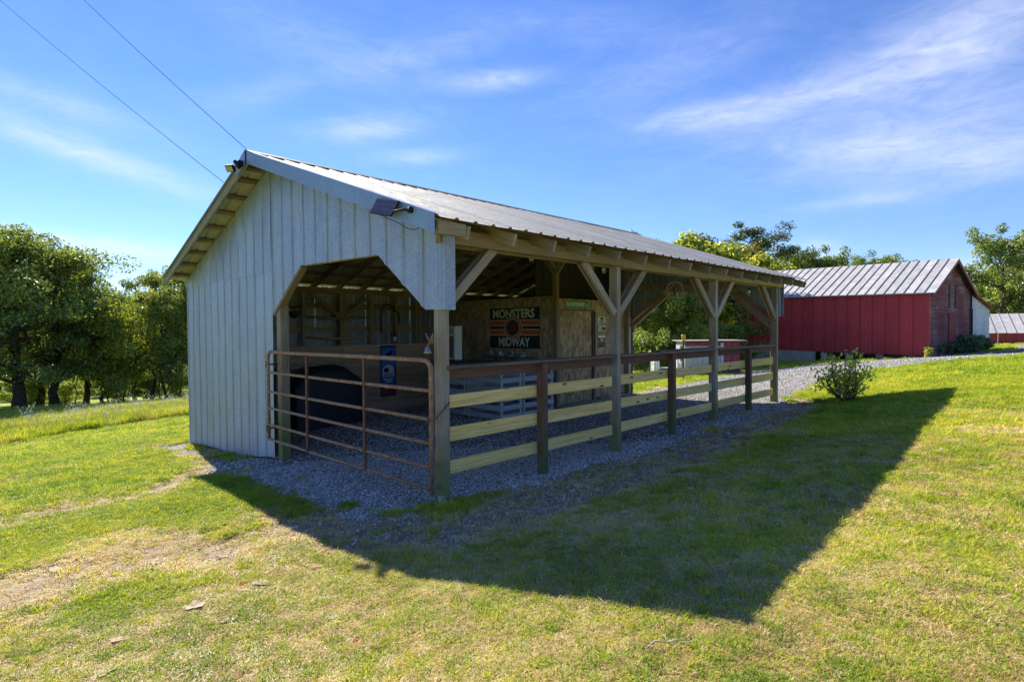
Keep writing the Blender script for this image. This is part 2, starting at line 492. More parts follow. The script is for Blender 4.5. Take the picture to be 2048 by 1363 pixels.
M = {}
M['galv'] = galv('galvanised_sheet', (.345, .405, .56), .5, .32, dirt=(.20, .205, .22), dirt_amt=.5, spangle=.7, rib_dark=(.20, .20, .21))
M['roof'] = galv('roof_sheet', (.48, .46, .42), .66, .12, dirt=(.38, .33, .26), dirt_amt=.4, spangle=.4, streak='x')
M['trim'] = galv('trim_metal', (.21, .30, .50), .5, .1, dirt_amt=.1, spangle=.25)
M['ridge'] = plain('ridge_cap_metal', (.16, .15, .14), .6, .4, .3)
M['post'] = wood('weathered_post', (.25, .185, .115), (.48, .39, .275), (.42, .385, .32), algae=(.17, .20, .06), crack=.8)
M['postbrown'] = wood('brown_stained_post', (.11, .055, .035), (.20, .115, .075), algae=(.11, .14, .05), crack=.6)
M['rail'] = wood('brown_rail', (.13, .065, .042), (.22, .125, .082), crack=.5)
M['cap'] = wood('rough_cap_board', (.12, .075, .045), (.30, .22, .15), (.24, .20, .17), crack=1.0)
M['pine'] = wood('new_pine_board', (.76, .47, .13), (1.0, .76, .30), knots=1.0, rough=.6, var=.12, crack=.25, gs=.7)
M['beam'] = wood('old_beam', (.26, .175, .09), (.50, .385, .22), (.36, .29, .20), crack=.7)
M['rafter'] = wood('rafter_wood', (.23, .175, .12), (.42, .345, .255), crack=.8)
M['inner'] = wood('dark_framing', (.27, .19, .125), (.50, .38, .26), crack=.6)
M['plank'] = wood('stained_plank', (.52, .33, .22), (.76, .56, .39), knots=.5, crack=.5)
M['fascia'] = wood('grey_fascia', (.22, .20, .17), (.42, .39, .34), crack=.8)
M['lookout'] = wood('lookout_wood', (.17, .115, .075), (.31, .23, .16), crack=.5)
M['osb'] = osb('osb_board', (.24, .16, .075), (.60, .45, .25))
M['osbdark'] = osb('osb_board_aged', (.28, .21, .14), (.60, .47, .33))
M['rust'] = plain('rusty_pipe', (.40, .235, .155), .75, .25, .5, 26, .3, .4)
M['rustd'] = plain('rusty_brace', (.21, .10, .06), .8, .25, .5, 30, .3, .4)
M['chain'] = plain('dull_chain', (.17, .13, .11), .5, .7, .3, 60)
M['crate'] = wood('whitewashed_slat', (.40, .41, .43), (.66, .67, .69), crack=.6, var=.2)
M['black'] = plain('black_cover', (.016, .018, .026), .55, 0, .3, 6, .5, .3)
M['white'] = plain('white_paint', (.72, .72, .70), .5, 0, .12)
M['offwhite'] = plain('off_white_cloth', (.78, .76, .70), .8, 0, .15, 40)
M['greyp'] = plain('grey_panel', (.16, .16, .16), .6, 0, .15)
M['dgreen'] = plain('dark_green', (.015, .055, .045), .7, 0, .2, 20)
M['flagn'] = plain('banner_dark', (.016, .042, .046), .85, 0, .2, 30)
M['orange'] = plain('banner_orange', (.56, .15, .05), .85, 0, .2, 30)
M['brown'] = plain('banner_brown', (.13, .050, .028), .85, 0, .3, 40)
M['blue'] = plain('banner_blue', (.06, .19, .62), .85, 0, .2, 30)
M['bluedk'] = plain('banner_blue_edge', (.012, .04, .12), .85, 0, .2, 30)
M['redp'] = plain('banner_red', (.28, .05, .09), .85, 0, .2, 30)
M['sgreen'] = plain('sign_green', (.03, .30, .13), .45, 0, .2, 10)
M['sgtxt'] = plain('sign_letters', (.66, .74, .58), .5, 0, .1)
M['shelf'] = plain('shelf_paint', (.08, .20, .16), .6, 0, .2)
M['platew'] = plain('plate_white', (.62, .58, .54), .45, .1, .15)
M['plateg'] = plain('plate_green', (.48, .52, .30), .5, .1, .25)
M['plated'] = plain('plate_dark', (.05, .06, .05), .5, .1, .2)
M['plateb'] = plain('plate_brown', (.12, .06, .045), .6, .2, .4)
M['plater'] = plain('plate_red', (.18, .07, .06), .6, .2, .4)
M['bellm'] = plain('bell_metal', (.34, .33, .28), .45, .7, .3, 30)
M['horn'] = plain('rusty_horn', (.26, .15, .09), .7, 0, .3, 30)
M['solar'] = plain('solar_cell', (.085, .085, .17), .95, 0, .2, 20, 0.0)
M['solarl'] = plain('solar_grid_line', (.22, .23, .32), .95, 0, .1, 18, 0.0)
M['blackp'] = plain('black_plastic', (.022, .022, .022), .7, 0, .15, 18, .15)
M['lampg'] = plain('lamp_lens', (.42, .38, .20), .5, 0, .2)
M['wire'] = plain('wire_black', (.02, .02, .025), 1.0, 0, .1, 18, 0.0)
M['hose'] = plain('pale_hose', (.34, .38, .28), .55)
M['wreath'] = plain('wreath_twig', (.34, .20, .17), .8, 0, .5, 60)
M['conc'] = plain('concrete_block', (.42, .40, .34), .9, 0, .3, 3, .2, .4)
M['dark'] = plain('dark_gap', (.02, .018, .015), .9)
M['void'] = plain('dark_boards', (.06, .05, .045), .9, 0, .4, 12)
def glassm(name, c):
    m, t, bs, o = newmat(name)
    setc(t, bs, c); bs.inputs['Roughness'].default_value = .05; bs.inputs['Transmission Weight'].default_value = .75
    return m
M['glass'] = glassm('aqua_glass', (.62, .88, .82)); M['bulb'] = glassm('bulb_glass', (.95, .95, .92))

def redmetal(name):
    m, t, bs, o = newmat(name)
    ge = t.add('ShaderNodeNewGeometry'); oi = t.add('ShaderNodeObjectInfo')
    n1 = t.noise(ge.outputs['Position'], .9, 5, .6); n2 = t.noise(t.mapping(ge.outputs['Position'], (5, 5, .5)), 1, 4, .6)
    c = t.ramp(n1.outputs[0], [(.3, (.37, .034, .042)), (.7, (.50, .048, .054))])
    c = t.mix(t.math('MULTIPLY', t.ramp(n2.outputs[0], [(.5, 0.0), (.8, 1.0)]), .25), c, (.40, .07, .075))
    c = t.mix(1.0, c, t.ramp(oi.outputs['Random'], [(0, .88), (1, 1.1)]), 'MULTIPLY')
    setc(t, bs, c); bs.inputs['Roughness'].default_value = .5; bs.inputs['Specular IOR Level'].default_value = .4
    return m
M['redmetal'] = redmetal('red_painted_steel'); M['redribshade'] = plain('red_lap_rib_shade', (.36, .030, .036), .7)
def peel(name, paint, bare, amt=.5):
    m, t, bs, o = newmat(name)
    tc = t.add('ShaderNodeTexCoord'); oi = t.add('ShaderNodeObjectInfo'); ge = t.add('ShaderNodeNewGeometry')
    off = t.add('ShaderNodeVectorMath', {0: oi.outputs['Random'], 1: (17.0, 5.0, 9.0)}, operation='MULTIPLY')
    vec = t.add('ShaderNodeVectorMath', {0: tc.outputs['Object'], 1: off.outputs[0]}, operation='ADD').outputs[0]
    n1 = t.noise(t.mapping(vec, (.7, 9, 48)), 1, 7, .75); n2 = t.noise(ge.outputs['Position'], .5, 3, .5)
    k = t.math('ADD', n1.outputs[0], t.math('MULTIPLY', t.math('SUBTRACT', n2.outputs[0], .5), .45))
    c = t.mix(t.ramp(k, [(.56 - amt * .2, 0.0), (.80 - amt * .2, 1.0)]), paint, bare)
    c = t.mix(1.0, c, t.ramp(oi.outputs['Random'], [(0, .75), (1, 1.15)]), 'MULTIPLY')
    setc(t, bs, c); bs.inputs['Roughness'].default_value = .8
    return m
M['clap'] = peel('peeling_red_clapboard', (.17, .020, .030), (.42, .36, .38), .34)
M['reddoor'] = plain('dark_red_door', (.24, .026, .036), .7, 0, .3, 5)
M['redwood'] = peel('worn_red_board', (.27, .04, .04), (.40, .34, .33), .22)
M['broof'] = galv('barn_roof_sheet', (.46, .45, .45), .6, .15, dirt=(.34, .28, .25), dirt_amt=.45, spangle=.1, streak='z')
M['seam'] = plain('roof_seam', (.33, .31, .31), .6, .3)
M['corr'] = galv('white_corrugated_sheet', (.72, .68, .76), .5, .1, dirt=(.3, .25, .24), dirt_amt=.3, spangle=.1)
M['greysheet'] = galv('grey_sheet', (.46, .47, .45), .6, .15, dirt_amt=.3, spangle=.1)

def leafmat(name, c0, c1, c2, trans=.45, by='attr', gloss=.06):
    """foliage: per-leaf tone from an attribute, light through the blade"""
    m, t, bs, o = newmat(name)
    t.n.remove(bs)
    if by == 'attr':
        a = t.add('ShaderNodeAttribute', attribute_name='tone'); fac = a.outputs['Fac']
        oi = t.add('ShaderNodeObjectInfo')
        fac = t.math('ADD', fac, t.math('MULTIPLY', t.math('SUBTRACT', oi.outputs['Random'], .5), .22), clamp=True)
    else:
        oi = t.add('ShaderNodeObjectInfo')
        n = t.noise(oi.outputs['Location'], 1.1, 4, .6); n2 = t.noise(oi.outputs['Location'], .27, 3, .5)
        fac = t.math('ADD', t.math('MULTIPLY', oi.outputs['Random'], .30), t.math('MULTIPLY', t.math('ADD', n.outputs[0], n2.outputs[0]), .37), clamp=True)
    c = t.ramp(fac, [(.12, c0), (.5, c1), (.88, c2)] if by == 'attr' else [(.33, c0), (.52, c1), (.72, c2)])
    df = t.add('ShaderNodeBsdfDiffuse', {'Color': c})
    tr = t.add('ShaderNodeBsdfTranslucent', {'Color': t.mix(1.0, c, (1.35, 1.25, .55), 'MULTIPLY')})
    mx = t.add('ShaderNodeMixShader', {0: trans, 1: df.outputs[0], 2: tr.outputs[0]})
    gl = t.add('ShaderNodeBsdfGlossy', {'Color': (.9, .95, 1, 1), 'Roughness': .42})
    m2 = t.add('ShaderNodeMixShader', {0: gloss, 1: mx.outputs[0], 2: gl.outputs[0]})
    t.l.new(m2.outputs[0], o.inputs[0])
    return m
M['leafA'] = leafmat('oak_leaves', (.100, .160, .052), (.185, .265, .066), (.33, .385, .08), .50, 'attr', .045)
M['leafB'] = leafmat('bright_leaves', (.15, .22, .035), (.32, .39, .055), (.52, .53, .085), .58, 'attr', .03)
M['leafM'] = leafmat('mid_leaves', (.12, .18, .045), (.22, .30, .06), (.39, .44, .085), .54, 'attr', .04)
M['leafP'] = leafmat('pine_leaves', (.042, .080, .032), (.078, .130, .045), (.13, .175, .055), .35)
M['leafY'] = leafmat('yellowing_leaves', (.09, .10, .018), (.19, .175, .03), (.30, .23, .04))
M['leafS'] = leafmat('shrub_leaves', (.26, .33, .07), (.44, .52, .11), (.60, .64, .17), .6)
M['weed'] = leafmat('weed_leaves', (.07, .14, .06), (.13, .21, .085), (.20, .27, .11))
M['bark'] = plain('bark', (.075, .058, .043), .95, 0, .5, 5, .1, .8)
M['barkl'] = plain('bark_pale', (.13, .11, .09), .95, 0, .5, 5, .1, .8)
M['grass'] = leafmat('lawn_blades', (.155, .270, .036), (.37, .47, .048), (.66, .60, .085), .42, 'inst', .01)
M['grassd'] = leafmat('dry_blades', (.36, .26, .10), (.62, .49, .22), (.80, .70, .42), .25, 'inst', .02)
M['meadow'] = leafmat('meadow_blades', (.20, .29, .04), (.37, .46, .055), (.58, .59, .11), .45, 'inst', .0)
M['flower'] = plain('white_flower', (.75, .76, .70), .7, 0, .1)
M['flowerp'] = plain('pink_flower', (.70, .42, .40), .7, 0, .2)
M['dleaf'] = plain('dry_leaf', (.50, .38, .25), .8, 0, .5, 30)
M['dleafr'] = plain('red_dry_leaf', (.38, .11, .04), .7, 0, .4, 30)
M['twig'] = plain('twig', (.46, .40, .34), .9, 0, .3)
def stonemat():
    m, t, bs, o = newmat('gravel_stone')
    oi = t.add('ShaderNodeObjectInfo')
    c = t.ramp(oi.outputs['Random'], [(0, (.22, .21, .195)), (.4, (.43, .41, .375)), (.75, (.60, .565, .51)), (.92, (.70, .64, .56)), (1, (.82, .78, .72))])
    setc(t, bs, c); bs.inputs['Roughness'].default_value = .85
    return m
M['stone'] = stonemat()

# ------------------------------------------------------------------ ground
def poly(pxs): return np.array([gp(*p) for p in pxs])
def sdist(x, y, P):
    """signed distance to a polygon, negative inside"""
    d2 = np.full(x.shape, 1e9); ins = np.zeros(x.shape, bool)
    n = len(P)
    for i in range(n):
        a, b = P[i], P[(i + 1) % n]
        e = b - a; w0 = x - a[0]; w1 = y - a[1]
        k = np.clip((w0 * e[0] + w1 * e[1]) / max(e @ e, 1e-9), 0, 1)
        d2 = np.minimum(d2, (w0 - e[0] * k) ** 2 + (w1 - e[1] * k) ** 2)
        c = ((a[1] > y) != (b[1] > y))
        xi = a[0] + (y - a[1]) / np.where(abs(b[1] - a[1]) < 1e-9, 1e-9, b[1] - a[1]) * (b[0] - a[0])
        ins ^= c & (x < xi)
    return np.where(ins, -1, 1) * np.sqrt(d2)
def ldist(x, y, L):
    d2 = np.full(x.shape, 1e9)
    for i in range(len(L) - 1):
        a, b = L[i], L[i + 1]; e = b - a
        k = np.clip(((x - a[0]) * e[0] + (y - a[1]) * e[1]) / max(e @ e, 1e-9), 0, 1)
        d2 = np.minimum(d2, (x - a[0] - e[0] * k) ** 2 + (y - a[1] - e[1] * k) ** 2)
    return np.sqrt(d2)
_road_near = [(1590, 784), (1640, 763), (1730, 742), (1859, 725), (2048, 709)]
_road_far = [(2048, 697), (1859, 712.5), (1742, 721), (1640, 727.5), (1561, 737), (1497, 742), (1422, 757), (1350, 768), (1268, 786)]
_apron = [(425, 917), (480, 944), (570, 980), (655, 1006), (720, 1020), (800, 1026), (880, 1016), (950, 990), (1060, 957), (1180, 930), (1300, 895), (1440, 855), (1560, 820)]
_e = gp(2048, 703); _dirx = np.array([1.0, -.02])
ROAD = np.array([gp(*p) for p in _road_near] + [(38, -3.6), (70, -4.5), (120, -6), (120, -3), (70, -2.0), (38, -2.2)] + [gp(*p) for p in _road_far])
GRAVEL = np.array([gp(*p) for p in _apron] + [gp(1590, 800), gp(1590, 784)] + [gp(*p) for p in _road_near[1:2]] + [gp(1561, 737), gp(1422, 757), gp(1268, 786), (10.6, 5.0), (9.5, 7.7), (0.0, 7.7), (0.0, 4.2)])
PATCH = poly([(405, 962), (450, 950), (510, 968), (575, 995), (628, 1020), (600, 1036), (520, 1030), (440, 992)])
SPOT = poly([(300, 893), (380, 884), (400, 905), (350, 905)])
DIRT = poly([(395, 905), (470, 960), (540, 1048), (640, 1084), (760, 1092), (880, 1084), (1000, 1058), (1130, 1012), (1280, 957), (1420, 904), (1560, 850), (1640, 815), (1600, 795), (1440, 850), (1180, 925), (890, 1030), (700, 1030), (430, 925)])
TRACK1 = poly([(-250, 1110), (0, 1048), (160, 1012), (300, 980), (390, 945)])
TRACK2 = poly([(-300, 1260), (0, 1185), (120, 1150), (260, 1115), (420, 1085), (560, 1065)])
ORANGE = poly([(200, 1010), (340, 985), (470, 1065), (540, 1080)])
def vnoise(x, y, s, seed=0, oct=3):
    """cheap vectorised value noise in [0,1]"""
    out = np.zeros_like(x); amp = 1; tot = 0
    for o in range(oct):
        xs, ys = x / s * 2 ** o + seed * 17.3 + o * 5.1, y / s * 2 ** o + seed * 9.7 + o * 3.3
        xi, yi = np.floor(xs), np.floor(ys); fx, fy = xs - xi, ys - yi
        fx = fx * fx * (3 - 2 * fx); fy = fy * fy * (3 - 2 * fy)
        def h(i, j): 
            v = np.sin(i * 127.1 + j * 311.7 + seed * 74.7) * 43758.5453
            return v - np.floor(v)
        out += amp * (h(xi, yi) * (1 - fx) * (1 - fy) + h(xi + 1, yi) * fx * (1 - fy) + h(xi, yi + 1) * (1 - fx) * fy + h(xi + 1, yi + 1) * fx * fy)
        tot += amp; amp *= .5
    return out / tot
sst = lambda a, b, v: np.clip((v - a) / (b - a), 0, 1) ** 2 * (3 - 2 * np.clip((v - a) / (b - a), 0, 1))
def masks(x, y):
    """gravel, dirt, dry-straw amounts at ground points"""
    w = (vnoise(x, y, .6, 1) - .5) * .60 + (vnoise(x, y, .14, 2, 2) - .5) * .34
    gv = np.minimum(np.minimum(sdist(x, y, GRAVEL), sdist(x, y, ROAD)), sdist(x, y, SPOT))
    g = 1 - sst(-.10, .16, gv + w)
    d = 1 - sst(-.05, .34, sdist(x, y, DIRT) + w * 1.2)
    t1 = 1 - sst(.14, .50, ldist(x, y, TRACK1) + w * 1.3)
    t2 = 1 - sst(.18, .62, ldist(x, y, TRACK2) + w * 1.5)
    d = np.maximum(d, np.maximum(t1 * .85, t2 * .95))
    ptch = 1 - sst(-.10, .12, sdist(x, y, PATCH) + w * .6)
    g = g * (1 - ptch); d = d * (1 - ptch)
    # straw: worn foreground, edge of the gravel, drier right-hand lawn
    n = vnoise(x, y, .9, 3, 4); n2 = vnoise(x, y, .28, 4, 3)
    fore = 1 - sst(2.2, 4.6, np.hypot(x + 2.6, y + 3.2))
    right = 1 - sst(2.5, 6.5, np.hypot(x - 1.5, y + 4.6))
    band = 1 - sst(.2, 1.3, np.minimum(ldist(x, y, TRACK2), ldist(x, y, TRACK1)))
    s = np.clip(.18 + .72 * np.maximum(fore, right * .75) + .35 * band, 0, 1)
    dry = sst(.62 - s * .55, .95 - s * .45, n * .62 + n2 * .38 + s * .12)
    edge = 1 - sst(.05, .5, np.abs(gv) + w)
    dry = np.maximum(dry, edge * .55 * (gv > 0))
    return g, np.clip(d * (1 - g), 0, 1), np.clip(dry, 0, 1)
def axis(lo, hi, step, far, grow=1.16):
    a = list(np.arange(lo, hi, step)); s = step; p = hi
    while p < far: a.append(p); s *= grow; p += s
    a.append(far); s = step; p = lo - step
    while p > -far: a.insert(0, p); s *= grow; p -= s
    a.insert(0, -far)
    return np.array(a)
gx = axis(-6.5, 14.0, .11, 900.0); gy = axis(-7.0, 9.0, .11, 900.0)
GX, GY = np.meshgrid(gx, gy, indexing='ij')
fx, fy = GX.ravel(), GY.ravel()
fz = tz(fx, fy)
g_, d_, s_ = masks(fx, fy)
near = 1 - sst(14, 26, np.hypot(fx - 1, fy))
fz = fz + near * ((vnoise(fx, fy, .55, 8, 3) - .5) * .035 + (vnoise(fx, fy, .16, 9, 2) - .5) * .018) - near * (d_ * .03 + g_ * .015)
def gz(x, y):
    """surface height with the small bumps"""
    x = np.atleast_1d(np.asarray(x, float)); y = np.atleast_1d(np.asarray(y, float))
    i = np.clip(np.searchsorted(gx, x) - 1, 0, len(gx) - 2); j = np.clip(np.searchsorted(gy, y) - 1, 0, len(gy) - 2)
    a = (x - gx[i]) / (gx[i + 1] - gx[i]); b = (y - gy[j]) / (gy[j + 1] - gy[j])
    Z = fz.reshape(GX.shape)
    return Z[i, j] * (1 - a) * (1 - b) + Z[i + 1, j] * a * (1 - b) + Z[i, j + 1] * (1 - a) * b + Z[i + 1, j + 1] * a * b
def gz1(x, y): return float(gz(x, y)[0])
ni, nj = GX.shape
ii, jj = np.meshgrid(np.arange(ni - 1), np.arange(nj - 1), indexing='ij')
q = np.stack([ii * nj + jj, (ii + 1) * nj + jj, (ii + 1) * nj + jj + 1, ii * nj + jj + 1], -1).reshape(-1, 4)
def groundmat():
    m, t, bs, o = newmat('ground_surface')
    ge = t.add('ShaderNodeNewGeometry'); pos = ge.outputs['Position']
    ga = t.add('ShaderNodeAttribute', attribute_name='gravel').outputs['Fac']
    da = t.add('ShaderNodeAttribute', attribute_name='dirt').outputs['Fac']
    sa = t.add('ShaderNodeAttribute', attribute_name='dry').outputs['Fac']
    n1 = t.noise(pos, .35, 5, .6); n2 = t.noise(pos, 6, 5, .65); n3 = t.noise(pos, 45, 3, .6)
    gcol = t.ramp(n1.outputs[0], [(.3, (.21, .30, .034)), (.55, (.30, .38, .042)), (.75, (.40, .42, .055))])
    gcol = t.mix(1.0, gcol, t.ramp(n2.outputs[0], [(.3, .68), (.7, 1.2)]), 'MULTIPLY')
    gcol = t.mix(1.0, gcol, t.ramp(n3.outputs[0], [(.3, .6), (.7, 1.25)]), 'MULTIPLY')
    straw = t.ramp(n3.outputs[0], [(.3, (.36, .27, .14)), (.7, (.66, .54, .33))])
    dirt = t.ramp(n2.outputs[0], [(.3, (.20, .145, .10)), (.7, (.40, .31, .22))])
    dirt = t.mix(1.0, dirt, t.ramp(n3.outputs[0], [(.3, .75), (.7, 1.15)]), 'MULTIPLY')
    vo = t.add('ShaderNodeTexVoronoi', {'Scale': 34.0}); t.l.new(pos, vo.inputs['Vector'])
    vc = t.add('ShaderNodeSeparateColor', {0: vo.outputs['Color']}).outputs[0]
    grav = t.ramp(vc, [(0, (.19, .185, .18)), (.5, (.42, .41, .39)), (.9, (.64, .61, .57)), (1, (.74, .70, .64))])
    grav = t.mix(1.0, grav, t.ramp(vo.outputs['Distance'], [(.0, 1.1), (.6, .45)]), 'MULTIPLY')
    c = t.mix(t.math('MULTIPLY', sa, .85), gcol, straw)
    c = t.mix(da, c, dirt)
    c = t.mix(ga, c, grav)
    setc(t, bs, c)
    bs.inputs['Roughness'].default_value = .95; bs.inputs['Specular IOR Level'].default_value = .1
    h = t.math('ADD', n3.outputs[0], t.math('MULTIPLY', t.math('MULTIPLY', vo.outputs['Distance'], ga), -1.5))
    t.l.new(t.bump(h, .6, .02), bs.inputs['Normal'])
    return m
M['ground'] = groundmat()
gme = npmesh('ground', np.c_[fx, fy, fz], q, M['ground'], {
    'gravel': ('FLOAT', 'POINT', g_.astype(np.float32)), 'dirt': ('FLOAT', 'POINT', d_.astype(np.float32)), 'dry': ('FLOAT', 'POINT', s_.astype(np.float32))})
gme.polygons.foreach_set('use_smooth', [True] * len(gme.polygons))
tag(obj('ground', gme), kind='structure')

# ------------------------------------------------------------------ the open-sided pole shed
XF, XB = 0.0, 9.14            # front and far gable planes
YR, YL = 0.0, 7.80            # open side, rear wall
RX0, RX1 = -0.38, 9.55        # roof ends
YE0, YE1 = -0.42, 7.98        # eaves
YC, ZR, SL = 3.78, 4.17, 0.352
def zroof(y): return ZR - SL * abs(y - YC)
ANG = math.atan(SL); CA, SA = math.cos(ANG), math.sin(ANG)
shed = thing('pole_shed', 'open-sided metal-roofed pole shed with galvanised gable and a board-fenced side', 'shed')
RIB = 0.325; RB0 = -0.02
OPEN = [(-.2, 1.90), (.25, 1.905), (1.12, 2.54), (2.96, 2.57), (3.88, 1.94)]
def open_top(y):
    for (a, za), (b, zb) in zip(OPEN, OPEN[1:]):
        if a <= y <= b: return za + (zb - za) * (y - a) / (b - a)
    return None
def rib_cols(y0, y1, extra=()):
    ys = {round(y0, 4), round(y1, 4)}
    k0 = int(math.floor((y0 - RB0) / RIB)) - 1
    prof = {}
    for k in range(k0, k0 + int((y1 - y0) / RIB) + 4):
        c = RB0 + k * RIB
        for d, h in ((-.034, 0), (-.013, .013), (.013, .013), (.034, 0)):
            if y0 - 1e-6 <= c + d <= y1 + 1e-6: ys.add(round(c + d, 4))
    for e in extra:
        if y0 < e < y1: ys.add(round(e, 4))
    return sorted(ys)
def rib_h(y):
    r = abs(((y - RB0 + RIB / 2) % RIB) - RIB / 2)
    return .013 if r <= .0131 else (.013 * (.034 - r) / .021 if r < .034 else 0)
def wall_panel(name, y0, y1, zlo, zhi, x, out, mat, parent, extra=()):
    """ribbed sheet in the plane X=x, ribs towards out (-1 or +1)"""
    ys = rib_cols(y0, y1, extra); V = []; F = []
    for y in ys:
        xx = x + out * (rib_h(y) + .003)
        yy = min(max(y, y0 + 1e-5), y1 - 1e-5)
        lo, hi = zlo(yy), zhi(yy)
        for i in range(4): V.append((xx + out * .004 * math.sin(3.1 * y + 2.3 * i), y, lo + (hi - lo) * i / 3))
    for i in range(len(ys) - 1):
        for j in range(3):
            a = i * 4 + j
            F.append((a, a + 4, a + 5, a + 1) if out < 0 else (a, a + 1, a + 5, a + 4))
    return obj(name, pymesh(name, V, F, mat), parent)
def gz_wall(y): return gz1(-.03, y) - .01
top_in = lambda y: zroof(y) - .055
ys = [-.085] + [RB0 + .65 * k for k in range(1, 13)] + [7.83]
ys = [y for y in ys if y < 7.83 - .1] + [7.83]
for i, (a, b) in enumerate(zip(ys, ys[1:])):
    a2, b2 = a - (.0 if i == 0 else .002), b
    off = .0015 * (i % 2)
    if b <= 3.9:
        wall_panel('wall_sheet', a2, b2, lambda y: open_top(min(max(y, -.19), 3.879)), top_in, XF - off, -1, M['galv'], shed, [p[0] for p in OPEN])
    else:
        zb = lambda y: gz_wall(y) + .035 + .02 * math.sin(y * 2.1)
        wall_panel('wall_sheet', a2, b2, zb, lambda y: 2.585, XF - off, -1, M['galv'], shed, [YC])
        wall_panel('wall_sheet', a2, b2, lambda y: 2.555, top_in, XF - .008 - off, -1, M['galv'], shed, [YC])
# corner flashing and opening trims
V, F = join_vf([box_vf((-.03, -.092, 1.895), (.10, -.086, 2.62)), box_vf((-.034, -.092, 1.895), (-.030, .02, 2.62))])
obj('corner_flashing', pymesh('corner_flashing', V, F, M['galv']), shed)
beam('opening_trim', (.03, 3.86, 1.93), (.03, 2.965, 2.555), .09, .05, M['lookout'], shed, up=(0, .56, .83))
beam('opening_trim', (.045, 2.96, 2.60), (.045, 1.12, 2.57), .05, .07, M['inner'], shed)
beam('opening_trim', (.03, 1.11, 2.575), (.03, .24, 1.94), .06, .05, M['inner'], shed, up=(0, -.56, .83))
# rear wall sheets (plane Y=YL) and far gable
def wall_panel_y(name, x0, x1, zlo, zhi, y, mat, parent):
    xs = rib_cols(x0, x1); V = []; F = []
    for x in xs:
        yy = y + rib_h(x) + .003
        V += [(x, yy, zlo), (x, yy, zhi)]
    for i in range(len(xs) - 1):
        a = 2 * i; F.append((a, a + 1, a + 3, a + 2))
    return obj(name, pymesh(name, V, F, mat), parent)
k = 0
x = 0.0
while x < XB - .05:
    x1 = min(x + .65, XB)
    wall_panel_y('wall_sheet', x, x1, -.52, 2.60, YL + .0015 * (k % 2), M['galv'], shed); x = x1; k += 1
FOPEN = [(0.10, 1.93), (.89, 2.52), (2.74, 2.58), (3.62, 1.93)]
def fo_top(y):
    if y < .10: return 1.93
    for (a, za), (b, zb) in zip(FOPEN, FOPEN[1:]):
        if a <= y <= b: return za + (zb - za) * (y - a) / (b - a)
    return -.2
fy_ = [-.085] + [RB0 + .65 * k for k in range(1, 6)] + [3.62] + [RB0 + .65 * k for k in range(6, 12)] + [7.83]
for i, (a, b) in enumerate(zip(fy_, fy_[1:])):
    wall_panel('wall_sheet', a, b, lambda y: fo_top(min(y, 3.6199)) if y < 3.62 else -.25, top_in, XB + .0015 * (i % 2), 1, M['galv'], shed, [.10, .89, 2.74, YC])
beam('opening_trim', (XB - .04, .12, 1.92), (XB - .04, .90, 2.50), .05, .09, M['inner'], shed, up=(0, -.6, .8))
beam('opening_trim', (XB - .04, 2.73, 2.56), (XB - .04, 3.62, 1.92), .05, .09, M['inner'], shed, up=(0, .6, .8))
beam('opening_trim', (XB - .04, .86, 2.56), (XB - .04, 2.76, 2.61), .05, .10, M['inner'], shed)
beam('brace', (XB - .09, .15, 1.75), (XB - .09, 1.05, 2.50), .05, .12, M['inner'], shed, up=(0, -.6, .8))
beam('brace', (XB - .09, 3.60, 1.75), (XB - .09, 2.62, 2.50), .05, .12, M['inner'], shed, up=(0, .6, .8))
# roof sheets: both slopes, sheets of 0.914 m, ribs every 0.229 m
def roof_sheet(x0, x1, side, lift):
    xs = [x0]; k = math.ceil((x0 - RX0) / .2285 - .2)
    while RX0 + k * .2285 <= x1 + 1e-4:
        c = RX0 + k * .2285
        for d in (-.03, -.011, .011, .03):
            if x0 < c + d < x1: xs.append(c + d)
        xs.append(c + .075) if c + .075 < x1 else None; xs.append(c + .153) if c + .153 < x1 else None
        k += 1
    xs = sorted(set([round(v, 4) for v in xs + [x1]]))
    def hh(v):
        r = abs(((v - RX0 + .11425) % .2285) - .11425)
        return .019 if r <= .0111 else (.019 * (.03 - r) / .019 if r < .03 else 0)
    V = []; F = []
    ye = YE0 if side < 0 else YE1
    nseg = 6
    for v in xs:
        for s in range(nseg + 1):
            y = YC + side * .02 + (ye - YC - side * .02) * s / nseg
            h = hh(v) + lift + .0025 * math.sin(v * 5 + s * 1.7)
            V.append((v, y + side * SA * h, zroof(y) + CA * h))
    n = nseg + 1
    for i in range(len(xs) - 1):
        for s in range(nseg):
            a = i * n + s
            F.append((a, a + 1, a + n + 1, a + n) if side < 0 else (a, a + n, a + n + 1, a + 1))
    return obj('roof_sheet', pymesh('roof_sheet', V, F, M['roof']), shed)
x = RX0; k = 0
while x < RX1 - .02:
    x1 = min(x + .914, RX1)
    for side in (-1, 1): roof_sheet(x, min(x1 + .03, RX1), side, .002 * (k % 2))
    x = x1; k += 1
# ridge cap, in overlapping lengths
x = RX0 - .02; k = 0
while x < RX1:
    x1 = min(x + 2.5, RX1 + .02)
    w = .17; zz = ZR + .034 + .004 * (k % 2)
    V = []
    for xx in (x, x1 + (.05 if x1 < RX1 else 0)):
        V += [(xx, YC - w, zz - SL * w - .004), (xx, YC - .02, zz), (xx, YC + .02, zz), (xx, YC + w, zz - SL * w - .004),
              (xx, YC + w, zz - SL * w - .014), (xx, YC + .02, zz - .01), (xx, YC - .02, zz - .01), (xx, YC - w, zz - SL * w - .014)]
    F = [(i, (i + 1) % 8, 8 + (i + 1) % 8, 8 + i) for i in range(8)] + [tuple(range(7, -1, -1)), tuple(range(8, 16))]
    obj('ridge_cap', pymesh('ridge_cap', V, F, M['ridge']), shed)
    x = x1; k += 1
